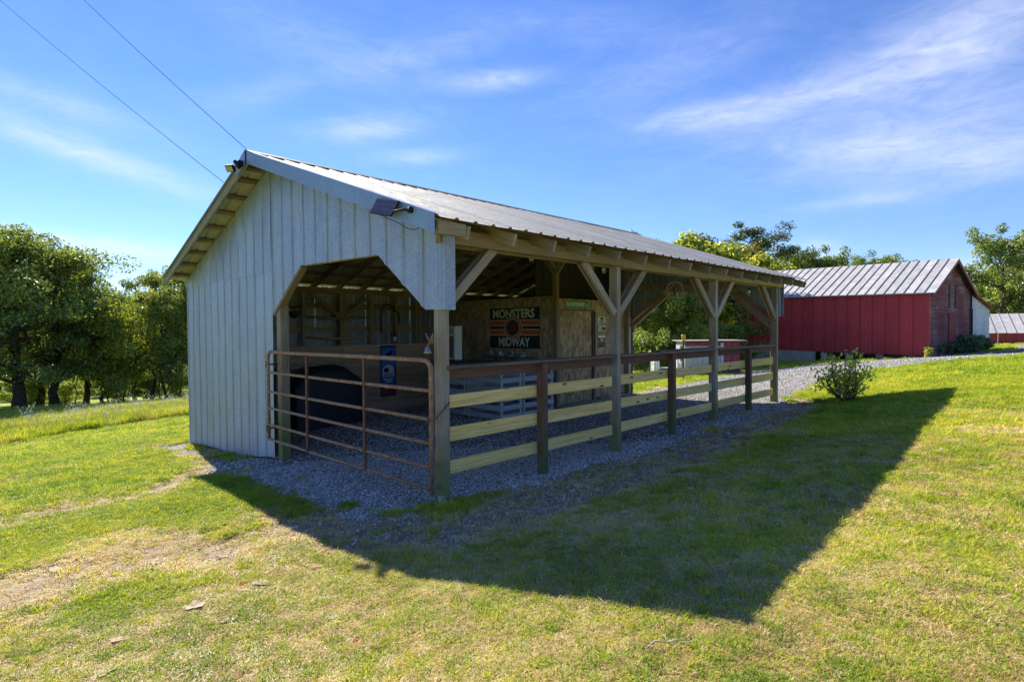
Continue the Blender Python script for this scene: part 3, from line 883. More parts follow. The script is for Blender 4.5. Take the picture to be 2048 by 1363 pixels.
# closure strips under the ridge cap between ribs (torn, dark gaps)
# purlins, rafters
pur = [.30] + [.60 + .472 * k for k in range(8)]
for side in (-1, 1):
    for d in pur:
        y = YC + side * d; z = zroof(y) - .026
        if side < 0 and y < YE0 + .03: continue
        beam('purlin', (RX0 + .03, y, z), (RX1 - .03, y, z), .09, .038, M['lookout'], shed, up=(0, side * SA, CA))
rx = [RX0 + .02] + [.01 + .622 * k for k in range(16)]
def rafter(x, side, w=.04, h=.125, mat=None, ye=None, name='rafter'):
    y0 = YC + side * .02; y1 = (YE0 + .03 if side < 0 else YE1 - .05) if ye is None else ye
    dz = .048 + h / 2
    return beam(name, (x, y0, zroof(y0) - dz), (x, y1, zroof(y1) - dz), w, h, mat or M['rafter'], shed)
for i, x in enumerate(rx):
    for side in (-1, 1):
        if i == 0: continue
        rafter(x, side)
rafter(RX0 + .02, 1, .035, .10, M['fascia'], YE1 - .005, 'rake_board')
rafter(RX0 + .045, -1, .04, .08, M['rafter'], None, 'rake_board')
rafter(RX1 - .03, -1, .035, .125, M['rafter'], None, 'rake_board')
# blue metal rake trim on the open side, plus bent edge over the roof
def rake_trim(side, y0, y1, lo, hi, mat, x=RX0 - .012):
    V = []
    n = 8
    for i in range(n + 1):
        y = y0 + (y1 - y0) * i / n
        V += [(x - .002 * math.sin(i * 2.2), y, zroof(y) - lo), (x, y, zroof(y) + hi), (x + .08, y, zroof(y) + hi + .002), (x + .006, y, zroof(y) - lo)]
    F = []
    for i in range(n):
        a = 4 * i
        for (p, r_) in ((0, 1), (1, 2), (3, 0)):
            F.append((a + p, a + 4 + p, a + 4 + r_, a + r_))
    return obj('rake_trim', pymesh('rake_trim', V, F, mat), shed)
rake_trim(-1, YC - .02, 2.1, .15, .026, M['trim'])
rake_trim(-1, 2.14, YE0 + .015, .152, .027, M['trim'], RX0 - .014)
rake_trim(1, YC + .02, YE1, .008, .028, M['ridge'])
rake_trim(1, YC + .02, YC + .34, .15, .029, M['trim'], RX0 - .018)
# front beam in three lengths + back plate + ridge beam
for (a, b, dz, dy) in ((-.06, 3.10, 0, 0), (3.104, 6.55, -.012, .012), (6.554, 9.22, .004, .0)):
    beam('header_beam', (a, -.025 + dy, 2.615 + dz), (b, -.025 + dy, 2.615 + dz), .07, .15, M['beam'], shed)
beam('header_beam', (.09, .125, 2.60), (9.05, .125, 2.60), .05, .14, M['inner'], shed)
beam('rear_plate', (.02, 7.60, 2.60), (9.1, 7.60, 2.60), .08, .14, M['inner'], shed)
beam('ridge_beam', (.02, YC, 4.00), (9.1, YC, 4.00), .06, .18, M['inner'], shed)
beam('gable_girt', (.045, .15, 2.66), (.045, 7.6, 2.66), .05, .12, M['inner'], shed)
beam('gable_girt', (.045, 4.0, 1.2), (.045, 7.6, 1.2), .05, .10, M['inner'], shed)
beam('gable_girt', (XB - .045, .15, 2.70), (XB - .045, 7.6, 2.70), .05, .12, M['inner'], shed)
box('eave_block', (RX0 + .035, YE0 + .02, 2.555), (-.02, YE0 + .10, 2.668), M['beam'], shed)
# posts
PX = [0.0, 3.048, 6.08, 8.985]
for i, x in enumerate(PX):
    z0 = gz1(x, .07) - .06
    px_ = x + (.050 if i == 0 else .024)
    beam('post', (px_, .068, z0), (px_, .068, 2.60), .09, .135, M['post'], shed, up=(0, 1, 0), c=.007)
box('post_patch', (-.03, -.012, -.10), (.02, .05, .07), M['conc'], shed)
beam('post', (.075, 3.745, -.3), (.075, 3.745, 4.0), .13, .13, M['post'], shed, up=(0, 1, 0), c=.008)
beam('post', (6.15, YC - .09, -.1), (6.15, YC - .09, 3.95), .10, .12, M['beam'], shed, up=(0, 1, 0), c=.006)
beam('post', (9.02, YC - .09, -.1), (9.02, YC - .09, 3.95), .12, .12, M['post'], shed, up=(0, 1, 0), c=.006)
for x in (.075, 2.25, 3.17, 3.95, 4.66, 5.30, 6.3, 9.05):
    w = .14 if x in (3.17, .075, 9.05) else .07
    beam('post', (x, 7.66, -.35), (x, 7.66, 2.56), w, w, M['inner'], shed, up=(0, 1, 0), c=.006)
# knee braces on the open side
def brace(x, s, mat=None):
    beam('knee_brace', (x + s * .045, .03, 1.90), (x + s * .74, .03, 2.56), .05, .10, mat or M['post'], shed, up=(-s * .6, 0, .8))
    beam('knee_brace', (x + s * .045, .105, 1.92), (x + s * .72, .105, 2.55), .04, .09, M['inner'], shed, up=(-s * .6, 0, .8))
for i, x in enumerate(PX):
    if i < 3: brace(x, 1)
    if i > 0: brace(x, -1)
for s in (-1, 1):
    beam('knee_brace', (6.15, YC - .09 + s * .05, 2.95), (6.15, YC - .09 + s * .55, 3.55), .05, .09, M['beam'], shed, up=(0, -s * .6, .8))
    beam('knee_brace', (6.15 + s * .05, YC - .10, 3.05), (6.15 + s * .55, YC - .10, 3.65), .05, .09, M['beam'], shed, up=(-s * .6, 0, .8))
# rear wall framing: girts, diagonal braces, two sagging boards
for z in (1.72, 2.26):
    beam('girt', (.1, 7.76, z), (9.0, 7.76, z), .04, .12, M['inner'], shed)
beam('wall_brace', (2.30, 7.57, 2.60), (3.10, 7.57, 2.00), .04, .09, M['inner'], shed, up=(.6, 0, .8))
beam('wall_brace', (3.24, 7.57, 2.00), (3.95, 7.57, 2.58), .04, .09, M['inner'], shed, up=(-.6, 0, .8))
for z, sag in ((2.02, .05), (1.58, .07)):
    V, F = tube_vf([(2.28 + 1.66 * i / 10, 7.56, z - sag * math.sin(math.pi * i / 10)) for i in range(11)], [.018 + .02 * math.sin(math.pi * i / 10) for i in range(11)], 6)
    obj('hanging_board', pymesh('hanging_board', V, F, M['inner'], True), shed)
# stained plank lining on rear wall, low
for k in range(9):
    z = -.40 + k * .196
    for (a, b) in ((.15, 3.16), (3.164, 6.06)):
        box('plank', (a, 7.545 - .003 * (k % 2), z), (b, 7.575, z + .190), M['plank'], shed, .003)
for k in range(8):
    z = -.35 + k * .196
    box('plank', (.10, 4.0, z), (.13, 7.5, z + .190), M['plank'], shed, .003)
# enclosed room: osb walls
for (a, b) in ((YC - .03, 5.0), (5.005, 6.22), (6.225, 7.54)):
    box('wall_board', (6.105, a, -.08), (6.12, b, 2.385), M['osbdark'], shed, .002)
box('top_plate', (6.10, YC, 2.39), (6.19, 7.54, 2.43), M['inner'], shed)
YD = YC - .03
box('wall_board', (6.21, YD, 2.135), (7.62, YD + .013, 2.385), M['osb'], shed, .002)
box('wall_board', (7.625, YD, -.08), (8.34, YD + .013, 2.385), M['osb'], shed, .002)
box('wall_board', (8.345, YD + .001, -.08), (9.08, YD + .014, 2.34), M['osb'], shed, .002)
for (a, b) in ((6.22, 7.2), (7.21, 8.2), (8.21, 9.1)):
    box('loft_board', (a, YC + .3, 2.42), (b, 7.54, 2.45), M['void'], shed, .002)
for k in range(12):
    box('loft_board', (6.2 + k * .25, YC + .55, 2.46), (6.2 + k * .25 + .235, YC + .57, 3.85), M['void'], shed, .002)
door = box('door', (6.24, YD - .03, .01), (7.50, YD - .004, 2.115), M['osb'], shed, .003)
pl = lambda nm, lo, hi, m=M['inner']: box(nm, lo, hi, m, shed, .003)
pl('door_trim', (6.22, YD - .034, 2.118), (7.60, YD - .002, 2.140), M['orange'] if False else M['lookout'])
pl('door_frame', (7.515, YD - .06, -.02), (7.565, YD - .002, 2.11), M['postbrown']); pl('door_frame', (7.60, YD - .05, -.02), (7.68, YD - .002, 2.11), M['fascia'])
sub(tube('door_rod', [(7.585, YD - .07, .9), (7.585, YD - .07, 2.1)], .008, M['blackp'], shed), door)
pl('door_frame', (8.44, YD - .03, .02), (8.50, YD - .001, 1.9), M['inner']); pl('door_hinge', (8.40, YD - .05, 1.78), (8.66, YD - .03, 1.84), M['osb'])
pl('door_hinge', (8.40, YD - .05, 1.40), (8.62, YD - .03, 1.45), M['fascia']); pl('door_hinge', (8.40, YD - .05, 1.30), (8.62, YD - .03, 1.35), M['fascia'])
pl('door_sill', (7.70, YD - .16, -.03), (9.0, YD - .01, .05), M['fascia'])
# screws: roof, trim and gable
sv = []
def screw(p, r, n):
    n = Vector(n).normalized(); a = n.orthogonal().normalized() * r; b = n.cross(a)
    p = Vector(p); V = [p + a, p + b, p - a, p - b, p + n * r * .9]
    sv.append((V, [(0, 1, 4), (1, 2, 4), (2, 3, 4), (3, 0, 4)]))
for k in range(44):
    x = RX0 + .11 + k * .2285
    if x > RX1: break
    for d in [.25] + pur[1:] + [4.08]:
        if random.random() < .72:
            y = YC - d; screw((x + random.uniform(-.03, .03), y - SA * .004, zroof(y) + CA * .004), .009, (0, -SA, CA))
for k in range(14):
    y = YE0 + .1 + k * .31
    for dz in (.0, -.085): screw((RX0 - .015, y + random.uniform(-.01, .01), zroof(y) - .02 + dz), .006, (-1, 0, 0))
for k in range(1, 24):
    y = RB0 + k * RIB + .04
    for z in (.3, .9, 1.2, 1.9, 2.5, 2.66, 3.1, 3.5):
        lo = gz_wall(y) if y > 3.9 else (open_top(y) if y < 3.87 else 9)
        if lo + .05 < z < zroof(y) - .1: screw((XF - .006, y, z + random.uniform(-.03, .03)), .007, (-1, 0, 0))
V, F = join_vf(sv)
tag(obj('screw_heads', pymesh('screw_heads', V, F, M['ridge']), shed), kind='stuff')

# ------------------------------------------------------------------ board fence along the open side
fence = thing('board_fence', 'fence of new yellow pine boards under a brown rail between the shed posts', 'fence')
bays = [(PX[0] + .067, PX[1] - .067), (PX[1] + .067, PX[2] - .067), (PX[2] + .067, PX[3] - .067)]
for bi, (a, b) in enumerate(bays):
    rise = [.0, .012, .02][bi]
    for z0, z1 in ((.915, 1.05), (.585, .725), (.256, .39)):
        box('pine_board', (a, .055, z0 + rise + random.uniform(-.006, .006)), (b, .08, z1 + rise), M['pine'], fence, .003)
    box('fence_rail', (a, .045, 1.205), (b, .082, 1.305), M['rail'], fence, .004)
    c = beam('cap_board', (a - .01, .045, 1.327), (b + .01, .045, 1.327), .15, .036, M['cap'], fence, c=.008)
    mx = (a + b) / 2 - .04
    beam('fence_post', (mx, .005, gz1(mx, 0) - .06), (mx, .005, 1.306), .095, .095, M['postbrown'], fence, up=(0, 1, 0), c=.005)
beam('cap_board', (4.25, .12, 1.352), (5.95, .12, 1.352), .13, .02, M['cap'], fence, c=.004)

# ------------------------------------------------------------------ rusty tube gate
gate = thing('tube_gate', 'rusty six-bar tubular farm gate closed across the shed opening', 'gate')
GXp = -.115
zs = [1.405, 1.112, .834, .60, .361, .153]; gy0, gy1 = .03, 3.82
rr = .10
pts = [(GXp, gy0, .10), (GXp, gy0, 1.405 - rr)] + [(GXp, gy0 + rr - rr * math.cos(a), 1.405 - rr + rr * math.sin(a)) for a in (R(20), R(45), R(70))] + [(GXp, gy0 + rr, 1.405)]
pts += [(GXp, gy0 + .1 + (gy1 - gy0 - .2) * i / 6, 1.405 + .004 * math.sin(i)) for i in range(1, 6)]
pts += [(GXp, gy1 - rr, 1.405)] + [(GXp, gy1 - rr + rr * math.sin(a), 1.405 - rr + rr * math.cos(a)) for a in (R(20), R(45), R(70))] + [(GXp, gy1, 1.405 - rr), (GXp, gy1, .14)]
tube('frame_tube', pts, .0235, M['rust'], gate, 12)
for z in zs[1:]:
    tube('gate_bar', [(GXp, gy0, z), (GXp, (gy0 + gy1) / 2, z - .006), (GXp, gy1, z)], .019, M['rust'], gate, 12)
for y in (1.22, 2.60):
    V, F = join_vf([box_vf((GXp - .026, y - .02, .135), (GXp - .021, y + .02, 1.39)), box_vf((GXp - .021, y + .015, .135), (GXp + .015, y + .02, 1.39))])
    obj('gate_brace', pymesh('gate_brace', V, F, M['rustd']), gate)
for z in (.30, 1.22):
    tube('hinge', [(GXp, 3.84, z - .05), (GXp, 3.84, z + .05)], .03, M['rustd'], gate, 10)
    tube('hinge', [(GXp, 3.84, z), (.03, 3.86, z)], .012, M['rustd'], gate, 8)
ch = thing('gate_chain', 'thin chain looped from the gate around the corner post', 'chain')
links = [(-.14, .06, .84), (-.15, .02, .82), (-.10, -.012, .83), (-.075, -.014, .87), (-.02, -.016, .91), (.04, -.016, .955), (.075, -.016, .985), (.08, .03, .99)]
P = [Vector(p) for p in links]; seg = []
for a, b in zip(P, P[1:]):
    n = max(1, int((b - a).length / .022))
    for i in range(n): seg.append((a.lerp(b, i / n), a.lerp(b, (i + 1) / n)))
vf = []
for i, (a, b) in enumerate(seg):
    t = (b - a).normalized(); s = t.orthogonal().normalized()
    if i % 2: s = t.cross(s)
    c = (a + b) / 2; hl = (b - a).length * .72
    ring = [c + t * (hl * math.cos(u)) + s * (.0085 * math.sin(u)) for u in [2 * math.pi * k / 8 for k in range(8)]]
    vf.append(tube_vf(ring, .0028, 4, True))
V, F = join_vf(vf); obj('links', pymesh('links', V, F, M['chain']), ch)

# ------------------------------------------------------------------ things on and in the shed
# banner on the room wall (reader looks along +X)
ban = thing('wall_banner', 'dark banner reading MONSTERS MIDWAY with orange stripes and round emblem', 'banner')
by0, by1, bz0, bz1 = 4.11, 5.75, 1.25, 2.205
bcx, bcz = (by0 + by1) / 2, (bz0 + bz1) / 2
nx_, nz_ = 24, 6
V = []; F = []
for i in range(nx_ + 1):
    for j in range(nz_ + 1):
        y = by0 + (by1 - by0) * i / nx_; z = bz0 + (bz1 - bz0) * j / nz_
        V.append((6.088 - .004 * math.sin(i * 1.1 + j * .7) * (1 - j / nz_ * .5), y, z - .012 * math.sin(math.pi * i / nx_) * (j / nz_)))
for i in range(nx_):
    for j in range(nz_):
        a = i * (nz_ + 1) + j; F.append((a, a + 1, a + nz_ + 2, a + nz_ + 1))
o_cloth = obj('cloth', pymesh('cloth', V, F, M['flagn'], True), ban)
XBn = 6.078
text('lettering', 'MONSTERS', .2, facing_mx((XBn, bcx + .01, 2.065)), M['offwhite'], ban, 1.36, .001, .006, .215)
text('lettering', 'MIDWAY', .2, facing_mx((XBn, bcx - .02, 1.40)), M['offwhite'], ban, 1.02, .001, .006, .215)
W2 = (by1 - by0) / 2 - .01
for zc in (1.845, 1.625):
    for s, nm in ((.074, 'stripe_edge'), (.058, 'stripe')):
        flat(nm, [(-W2, -s), (W2, -s), (W2, s), (-W2, s)], facing_mx((XBn + (.004 if s > .07 else .003), bcx, zc)), M['offwhite'] if s > .07 else M['orange'], ban, .001)
for (rx_, mt, dx) in ((.30, 'offwhite', .0025), (.285, 'orange', .0), (.225, 'offwhite', -.0025), (.21, 'flagn', -.005)):
    flat('emblem', ell(0, 0, rx_, rx_ * .92), facing_mx((XBn + dx, bcx + .02, 1.735)), M[mt], ban, .001)
flat('emblem', ell(.0, 0, .185, .175, 22), facing_mx((XBn - .0075, bcx + .0, 1.745)), M['brown'], ban, .001)
tube('hem_rod', [(6.085, by1, bz0), (6.085, by1, bz1)], .006, M['offwhite'], ban, 6)

for c_ in list(ban.children):
    if c_.name.split('.')[0] in ('lettering', 'stripe', 'stripe_edge', 'emblem'): sub(c_, o_cloth)

# blue pennant on the rear planks (reader looks along +Y)
pen = thing('team_pennant', 'tall blue pennant hung on brown plank lining behind the gate', 'banner')
YP = 7.535
flat('edge', [(-.225, -.62), (.225, -.62), (.225, .62), (-.225, .62)], facing_my((4.34, YP, .70)), M['bluedk'], pen, .003)
flat('field', [(-.195, -.36), (.195, -.36), (.195, .57), (-.195, .57)], facing_my((4.34, YP - .004, .70)), M['blue'], pen, .002)
flat('field', [(-.195, -.58), (.195, -.58), (.195, -.37), (-.195, -.37)], facing_my((4.34, YP - .004, .70)), M['redp'], pen, .002)
flat('mark', [(-.15, .33), (-.02, .44), (.10, .50), (.17, .46), (.09, .44), (.12, .40), (.04, .38), (.05, .34), (-.04, .36)], facing_my((4.34, YP - .007, .70)), M['blackp'], pen, .002)
flat('mark', ell(0, .02, .165, .125, 24), facing_my((4.34, YP - .007, .70)), M['offwhite'], pen, .002)
flat('mark', ell(-.06, .02, .08, .06, 18), facing_my((4.34, YP - .010, .70)), M['bluedk'], pen, .002)
flat('mark', [(-.165, -.14), (.16, -.14), (.16, -.04), (-.02, -.03), (-.165, -.02)], facing_my((4.34, YP - .0095, .70)), M['offwhite'], pen, .002)
for k in range(5): flat('mark', [(-.14 + k * .056, -.125), (-.105 + k * .056, -.125), (-.105 + k * .056, -.06), (-.14 + k * .056, -.06)], facing_my((4.34, YP - .0125, .70)), M['blue'], pen, .002)
for (a, b, z) in ((-.13, .13, -.22), (-.08, .09, -.275)):
    k = a
    while k < b: flat('mark', [(k, z), (k + .022, z), (k + .022, z + .035), (k, z + .035)], facing_my((4.34, YP - .007, .70)), M['offwhite'], pen, .002); k += .03
flat('mark', [(-.10, -.44), (.0, -.41), (.12, -.43), (.12, -.445), (.0, -.425), (-.10, -.455)], facing_my((4.34, YP - .007, .70)), M['offwhite'], pen, .002)

pf = [c_ for c_ in pen.children if c_.name.startswith('field')][0]
for c_ in list(pen.children):
    if c_.name.startswith('mark'): sub(c_, pf)
# road-name sign and plates by the door
sg = thing('road_sign', 'green road-name sign with pale letters above the chipboard door', 'sign')
SX = 6.985
flat('sign_board', [(-.40, -.075), (.40, -.075), (.415, -.06), (.415, .06), (.40, .075), (-.40, .075), (-.415, .06), (-.415, -.06)], facing_my((SX, YD - .004, 2.268)), M['sgreen'], sg, .004)
text('lettering', 'BLANKENSHIP', .1, facing_my((SX - .055, YD - .010, 2.268)), M['sgtxt'], sg, .66, .001, .003, .10)
text('lettering', 'RD', .05, facing_my((SX + .345, YD - .010, 2.245)), M['sgtxt'], sg, .075, .001, .0, .05)
for c_ in list(sg.children):
    if c_.name.startswith('lettering'): sub(c_, [k_ for k_ in sg.children if k_.name.startswith('sign_board')][0])
def plate(lab, z, m, marks):
    p = thing('licence_plate', lab, 'plate')
    pbd = flat('plate_board', [(-.15, -.076), (.15, -.076), (.155, -.07), (.155, .07), (.15, .076), (-.15, .076), (-.155, .07), (-.155, -.07)], facing_my((7.95, YD - .004, z)), M[m], p, .003)
    for pts_, mm in marks: sub(flat('plate_mark', pts_, facing_my((7.95, YD - .009, z)), M[mm], p, .002), pbd)
    rebase(p, (7.95, YD - .004, z))
bars = lambda x0, x1, n, z0, z1: [[(x0 + (x1 - x0) * i / n, z0), (x0 + (x1 - x0) * (i + .6) / n, z0), (x0 + (x1 - x0) * (i + .6) / n, z1), (x0 + (x1 - x0) * i / n, z1)] for i in range(n)]
plate('white plate with dark oval emblem, topmost beside the chipboard door', 1.908, 'platew', [(ell(0, .03, .075, .03, 18), 'plated'), (ell(0, .032, .045, .014, 14), 'platew')] + [(b, 'plateb') for b in bars(-.10, .11, 6, -.055, -.02)])
plate('pale green plate with dark swirl beneath the white oval plate', 1.715, 'plateg', [(ell(.09, -.02, .06, .04, 16), 'plated'), (ell(.10, -.02, .04, .025, 14), 'plateg'), ([(-.05, -.07), (.02, .05), (.05, .05), (-.01, -.07)], 'sgreen'), ([(-.14, .0), (-.06, .04), (-.06, .055), (-.14, .02)], 'sgreen')])
plate('white-topped dark plate with cross mark beneath the pale green plate', 1.457, 'platew', [([(-.15, -.072), (.15, -.072), (.15, .015), (-.15, .015)], 'plated')])
m3 = bpy.data.objects[[o.name for o in bpy.data.objects if o.name.startswith('licence_plate')][-1]]
plate('brown rusted plate, lowest of the plates beside the chipboard door', 1.293, 'plateb', [(b, 'plater') for b in bars(-.11, .12, 6, -.03, .035)] + [([(-.14, -.07), (.13, -.07), (.13, -.058), (-.14, -.058)], 'platew')])
p = obj('plate_mark', pymesh('plate_mark', *join_vf([box_vf((-.05, -.004, -.012), (.05, 0, .012)), box_vf((-.055, -.004, .012), (-.02, 0, .03)), box_vf((.02, -.004, .012), (.055, 0, .03)), box_vf((-.055, -.004, -.03), (-.02, 0, -.012)), box_vf((.02, -.004, -.03), (.055, 0, -.012))]), M['platew']), m3)
p.matrix_parent_inverse = Matrix.Translation(-m3.location); p.location = (7.95, YD - .011, 1.425)

# glass-dome shelf under the banner
gs = thing('green_shelf', 'small green wall shelf under the banner', 'shelf')
box('board', (5.93, 4.26, 1.035), (6.10, 5.86, 1.058), M['shelf'], gs)
for y in (4.9, 5.55):
    V = [(6.10, y - .015, 1.035), (5.95, y - .015, 1.035), (6.10, y - .015, .93), (6.10, y + .015, 1.035), (5.95, y + .015, 1.035), (6.10, y + .015, .93)]
    obj('bracket', pymesh('bracket', V, [(0, 1, 2), (3, 5, 4), (0, 3, 4, 1), (1, 4, 5, 2), (2, 5, 3, 0)], M['shelf']), gs)
for k, y in enumerate((5.60, 5.28, 4.92, 4.55)):
    o = lathe('glass_dome', [(.085, 0), (.09, .02), (.075, .06), (.05, .075), (.045, .09), (.028, .105), (.0, .11)], M['glass'], None, (6.0, y, 1.0585), 14)
    tag(o, 'clear glass insulator dome standing on the green wall shelf', 'glass dome', 'glass domes on the shelf')

# slatted bins in the middle of the floor
def slatted_bin(lab, x0, x1, y0, y1, z0, h, n=5, post=.05):
    b = thing('slatted_bin', lab, 'bin', None)
    for (x, y) in ((x0, y0), (x1 - post, y0), (x0, y1 - post), (x1 - post, y1 - post)):
        box('corner_post', (x, y, z0), (x + post, y + post, z0 + h), M['crate'], b)
    p = h / n
    for k in range(n):
        za = z0 + k * p + .005 * random.random(); zb = za + p * .56
        box('slat', (x0 - .002, y0 - .018, za), (x1 + .002, y0, zb), M['crate'], b)
        box('slat', (x0 - .002, y1, za), (x1 + .002, y1 + .018, zb), M['crate'], b)
        box('slat', (x0 - .018, y0 + .002, za), (x0, y1 - .002, zb), M['crate'], b)
        box('slat', (x1, y0 + .002, za), (x1 + .018, y1 - .002, zb), M['crate'], b)
    box('floor_board', (x0, y0, z0 + .02), (x1, y1, z0 + .04), M['crate'], b)
    rebase(b, ((x0 + x1) / 2, (y0 + y1) / 2, z0))
zb_ = gz1(5, 3.8)
slatted_bin('narrow whitewashed slatted bin at the front corner of the bin block', 4.16, 4.73, 3.40, 4.40, zb_, .83 - zb_)
slatted_bin('wide whitewashed slatted bin next to the chipboard corner post', 4.80, 5.72, 3.42, 4.40, zb_, .83 - zb_)
slatted_bin('taller whitewashed slatted bin carrying a bare plank counter', 4.16, 5.20, 4.47, 5.55, zb_, .96 - zb_)
cb = thing('plank_counter', 'bare plank counter top lying on the tall slatted bin', 'counter')
for k in range(4): box('plank', (4.05, 4.42 + k * .30, .965), (5.40, 4.42 + k * .30 + .29, .995), M['cap'], cb)
wf = thing('cabinet_heater', 'white framed cabinet with grey louvred panel standing on the plank counter', 'heater')
hx, hy = 4.40, 5.32
box('base', (hx - .10, hy - .36, .995), (hx + .28, hy + .36, 1.045), M['dgreen'], wf)
hc_ = box('cabinet', (hx, hy - .27, 1.045), (hx + .20, hy + .27, 1.78), M['white'], wf, .012)
box('panel', (hx - .006, hy - .22, 1.09), (hx + .004, hy + .22, 1.56), M['greyp'], wf)
for k in range(11): box('louvre', (hx - .014, hy - .215 + k * .04, 1.10), (hx - .005, hy - .215 + k * .04 + .018, 1.55), M['greyp'], wf, .002)
box('control_strip', (hx - .006, hy - .20, 1.62), (hx + .003, hy + .20, 1.72), M['greysheet'], wf)
for c_ in list(wf.children):
    if c_.name.split('.')[0] in ('panel', 'louvre', 'control_strip'): sub(c_, hc_)

# covered grill by the planks
gr = thing('covered_grill', 'barbecue grill under a black fitted cover behind the gate', 'grill')
gzv = gz1(2.3, 6.6)
sec = [(-.72, .0, .66), (-.60, .64, .86), (-.40, .92, .95), (.12, .97, 1.0), (.30, .96, 1.0), (.52, .80, .95), (.75, .66, .86), (.78, .0, .66)]
V = []; F = []
prof = [(-.80, .60), (-.78, .66), (-.55, .86), (-.42, .95), (.20, .98), (.32, .95), (.55, .80), (.76, .66), (.79, .60)]
for (x, zt) in prof:
    w = .30 if zt > .7 else .28
    top = zt - gzv
    for (dy, f) in ((-w - .03, 0), (-w - .01, .45), (-w, .88), (-w + .06, .99), (0, 1.0), (w - .06, .99), (w, .88), (w + .02, 0)):
        V.append((2.28 + x * .95 + .01 * math.sin(9 * dy + 7 * f), 6.75 + dy + .012 * math.sin(x * 17 + f * 3), gzv + top * f))
for i in range(len(prof) - 1):
    for j in range(7): a = i * 8 + j; F.append((a, a + 1, a + 9, a + 8))
F.append(tuple(range(8))); F.append(tuple(range(8 * len(prof) - 1, 8 * len(prof) - 9, -1)))
obj('cover', pymesh('cover', V, F, M['black'], True), gr)
text('lettering', 'weber', .06, Matrix.Translation((2.34, 6.46, .80)) @ Matrix.Rotation(R(8), 4, 'Y') @ facing_my((0, 0, 0)), M['white'], gr, .17, .002, .0)
rebase(gr, (2.28, 6.75, gzv))

# lantern, halter and dark bucket on the rear wall
lt = thing('hanging_lantern', 'small pale jar lantern hung on the rear wall above the blue pennant', 'lantern')
lathe('jar', [(.03, 0), (.045, .01), (.045, .11), (.03, .125)], M['offwhite'], lt, (4.52, 7.50, 1.42), 12)
lathe('lid', [(.034, 0), (.034, .03), (.01, .05), (.008, .12)], M['blackp'], lt, (4.52, 7.50, 1.546), 12)
tube('hook', [(4.52, 7.50, 1.66), (4.52, 7.52, 1.78), (4.53, 7.60, 1.82), (4.60, 7.66, 1.84)], .006, M['blackp'], lt, 6)
ha = thing('rope_halter', 'dark rope halter looped over a nail on the rear wall girts', 'rope')
tube('rope', [(4.22, 7.63, 1.62), (4.20, 7.62, 2.0), (4.24, 7.60, 2.26), (4.34, 7.58, 2.33), (4.46, 7.58, 2.29), (4.60, 7.60, 2.18), (4.72, 7.62, 2.12), (4.74, 7.63, 1.85)], .02, M['void'], ha, 7)
hb = thing('feed_scoop', 'dark metal feed scoop hung on the rear wall near the gate post', 'scoop')
lathe('scoop_bowl', [(.005, 0), (.07, .05), (.12, .12), (.13, .16), (.12, .16), (.02, .03)], M['void'], hb, (1.95, 7.45, 1.95), 12)
tube('handle', [(1.95, 7.45, 2.10), (1.98, 7.56, 2.20), (2.2, 7.66, 2.24)], .012, M['void'], hb, 6)

# wreath, hoop, bulbs
wr = thing('twig_wreath', 'reddish twig wreath hung under the header beam', 'wreath')
ring = [[], [], []]
wh = Vector((.72, -.69, 0)); wn_ = Vector((.69, .72, 0)); wc = Vector((4.79, .10, 2.305))
for k in range(48):
    a = 2 * math.pi * k / 48
    for s in range(3):
        rr_ = .128 + .010 * math.sin(a * 7 + s * 2.1); ring[s].append(wc + wh * (rr_ * math.cos(a)) + wn_ * (.012 * math.cos(a * 9 + s * 2.1)) + Vector((0, 0, rr_ * math.sin(a))))
for s in range(3): tube('twig_strand', ring[s], .006, M['wreath'], wr, 6, True)
sp_ = []
for k in range(60):
    a = random.uniform(0, 6.283); r_ = .128 + random.uniform(-.012, .02)
    c = wc + wh * (r_ * math.cos(a)) + wn_ * random.uniform(-.02, .02) + Vector((0, 0, r_ * math.sin(a)))
    d = Vector((random.uniform(-1, 1), random.uniform(-1, 1), random.uniform(-1, 1))).normalized() * .022; e = d.orthogonal() * .3
    sp_.append(([c - d, c + e, c + d, c - e], [(0, 1, 2, 3)]))
V, F = join_vf(sp_); tag(obj('twig_ends', pymesh('twig_ends', V, F, M['wreath']), wr), kind='stuff')
tube('cord', [(4.79, .10, 2.43), (4.79, .08, 2.50), (4.79, .06, 2.56)], .004, M['wire'], wr, 5)
lathe('centre_charm', [(.004, -.10), (.02, -.06), (.024, 0), (.02, .06), (.004, .10)], M['void'], wr, (4.79, .10, 2.31), 8)
hp = thing('hose_coil', 'pale garden hose loop hung on the far gable framing', 'hose')
for s in range(2):
    tube('hose_loop', [(9.0 - .03 * s, 2.66 + .36 * math.cos(2 * math.pi * k / 36), 2.98 + (.36 + .01 * s) * math.sin(2 * math.pi * k / 36)) for k in range(36)], .014, M['hose'], hp, 7, True)
tube('hook', [(9.08, 2.66, 3.36), (8.93, 2.66, 3.34)], .012, M['blackp'], hp, 6)
for k, (x, y, z, zt) in enumerate(((1.63, .3, 2.57, 2.80), (2.87, .3, 2.57, 2.80), (3.15, .3, 2.52, 2.80), (8.25, .3, 2.43, 2.80))):
    b = thing('hanging_bulb', 'clear light bulb hanging on a cord inside the header beam', 'bulb', 'bulbs hung along the header')
    lathe('bulb', [(.004, -.05), (.026, -.035), (.032, -.01), (.026, .015), (.013, .035), (.012, .04)], M['bulb'], b, (x, y, z), 12)
    lathe('socket', [(.014, .035), (.016, .04), (.016, .08), (.006, .09)], M['blackp'], b, (x, y, z), 10)
    tube('cord', [(x, y, z + .085), (x + .01, y, (z + zt) / 2), (x, y, zroof(y) - .16)], .003, M['wire'], b, 5)
    rebase(b, (x, y, z))

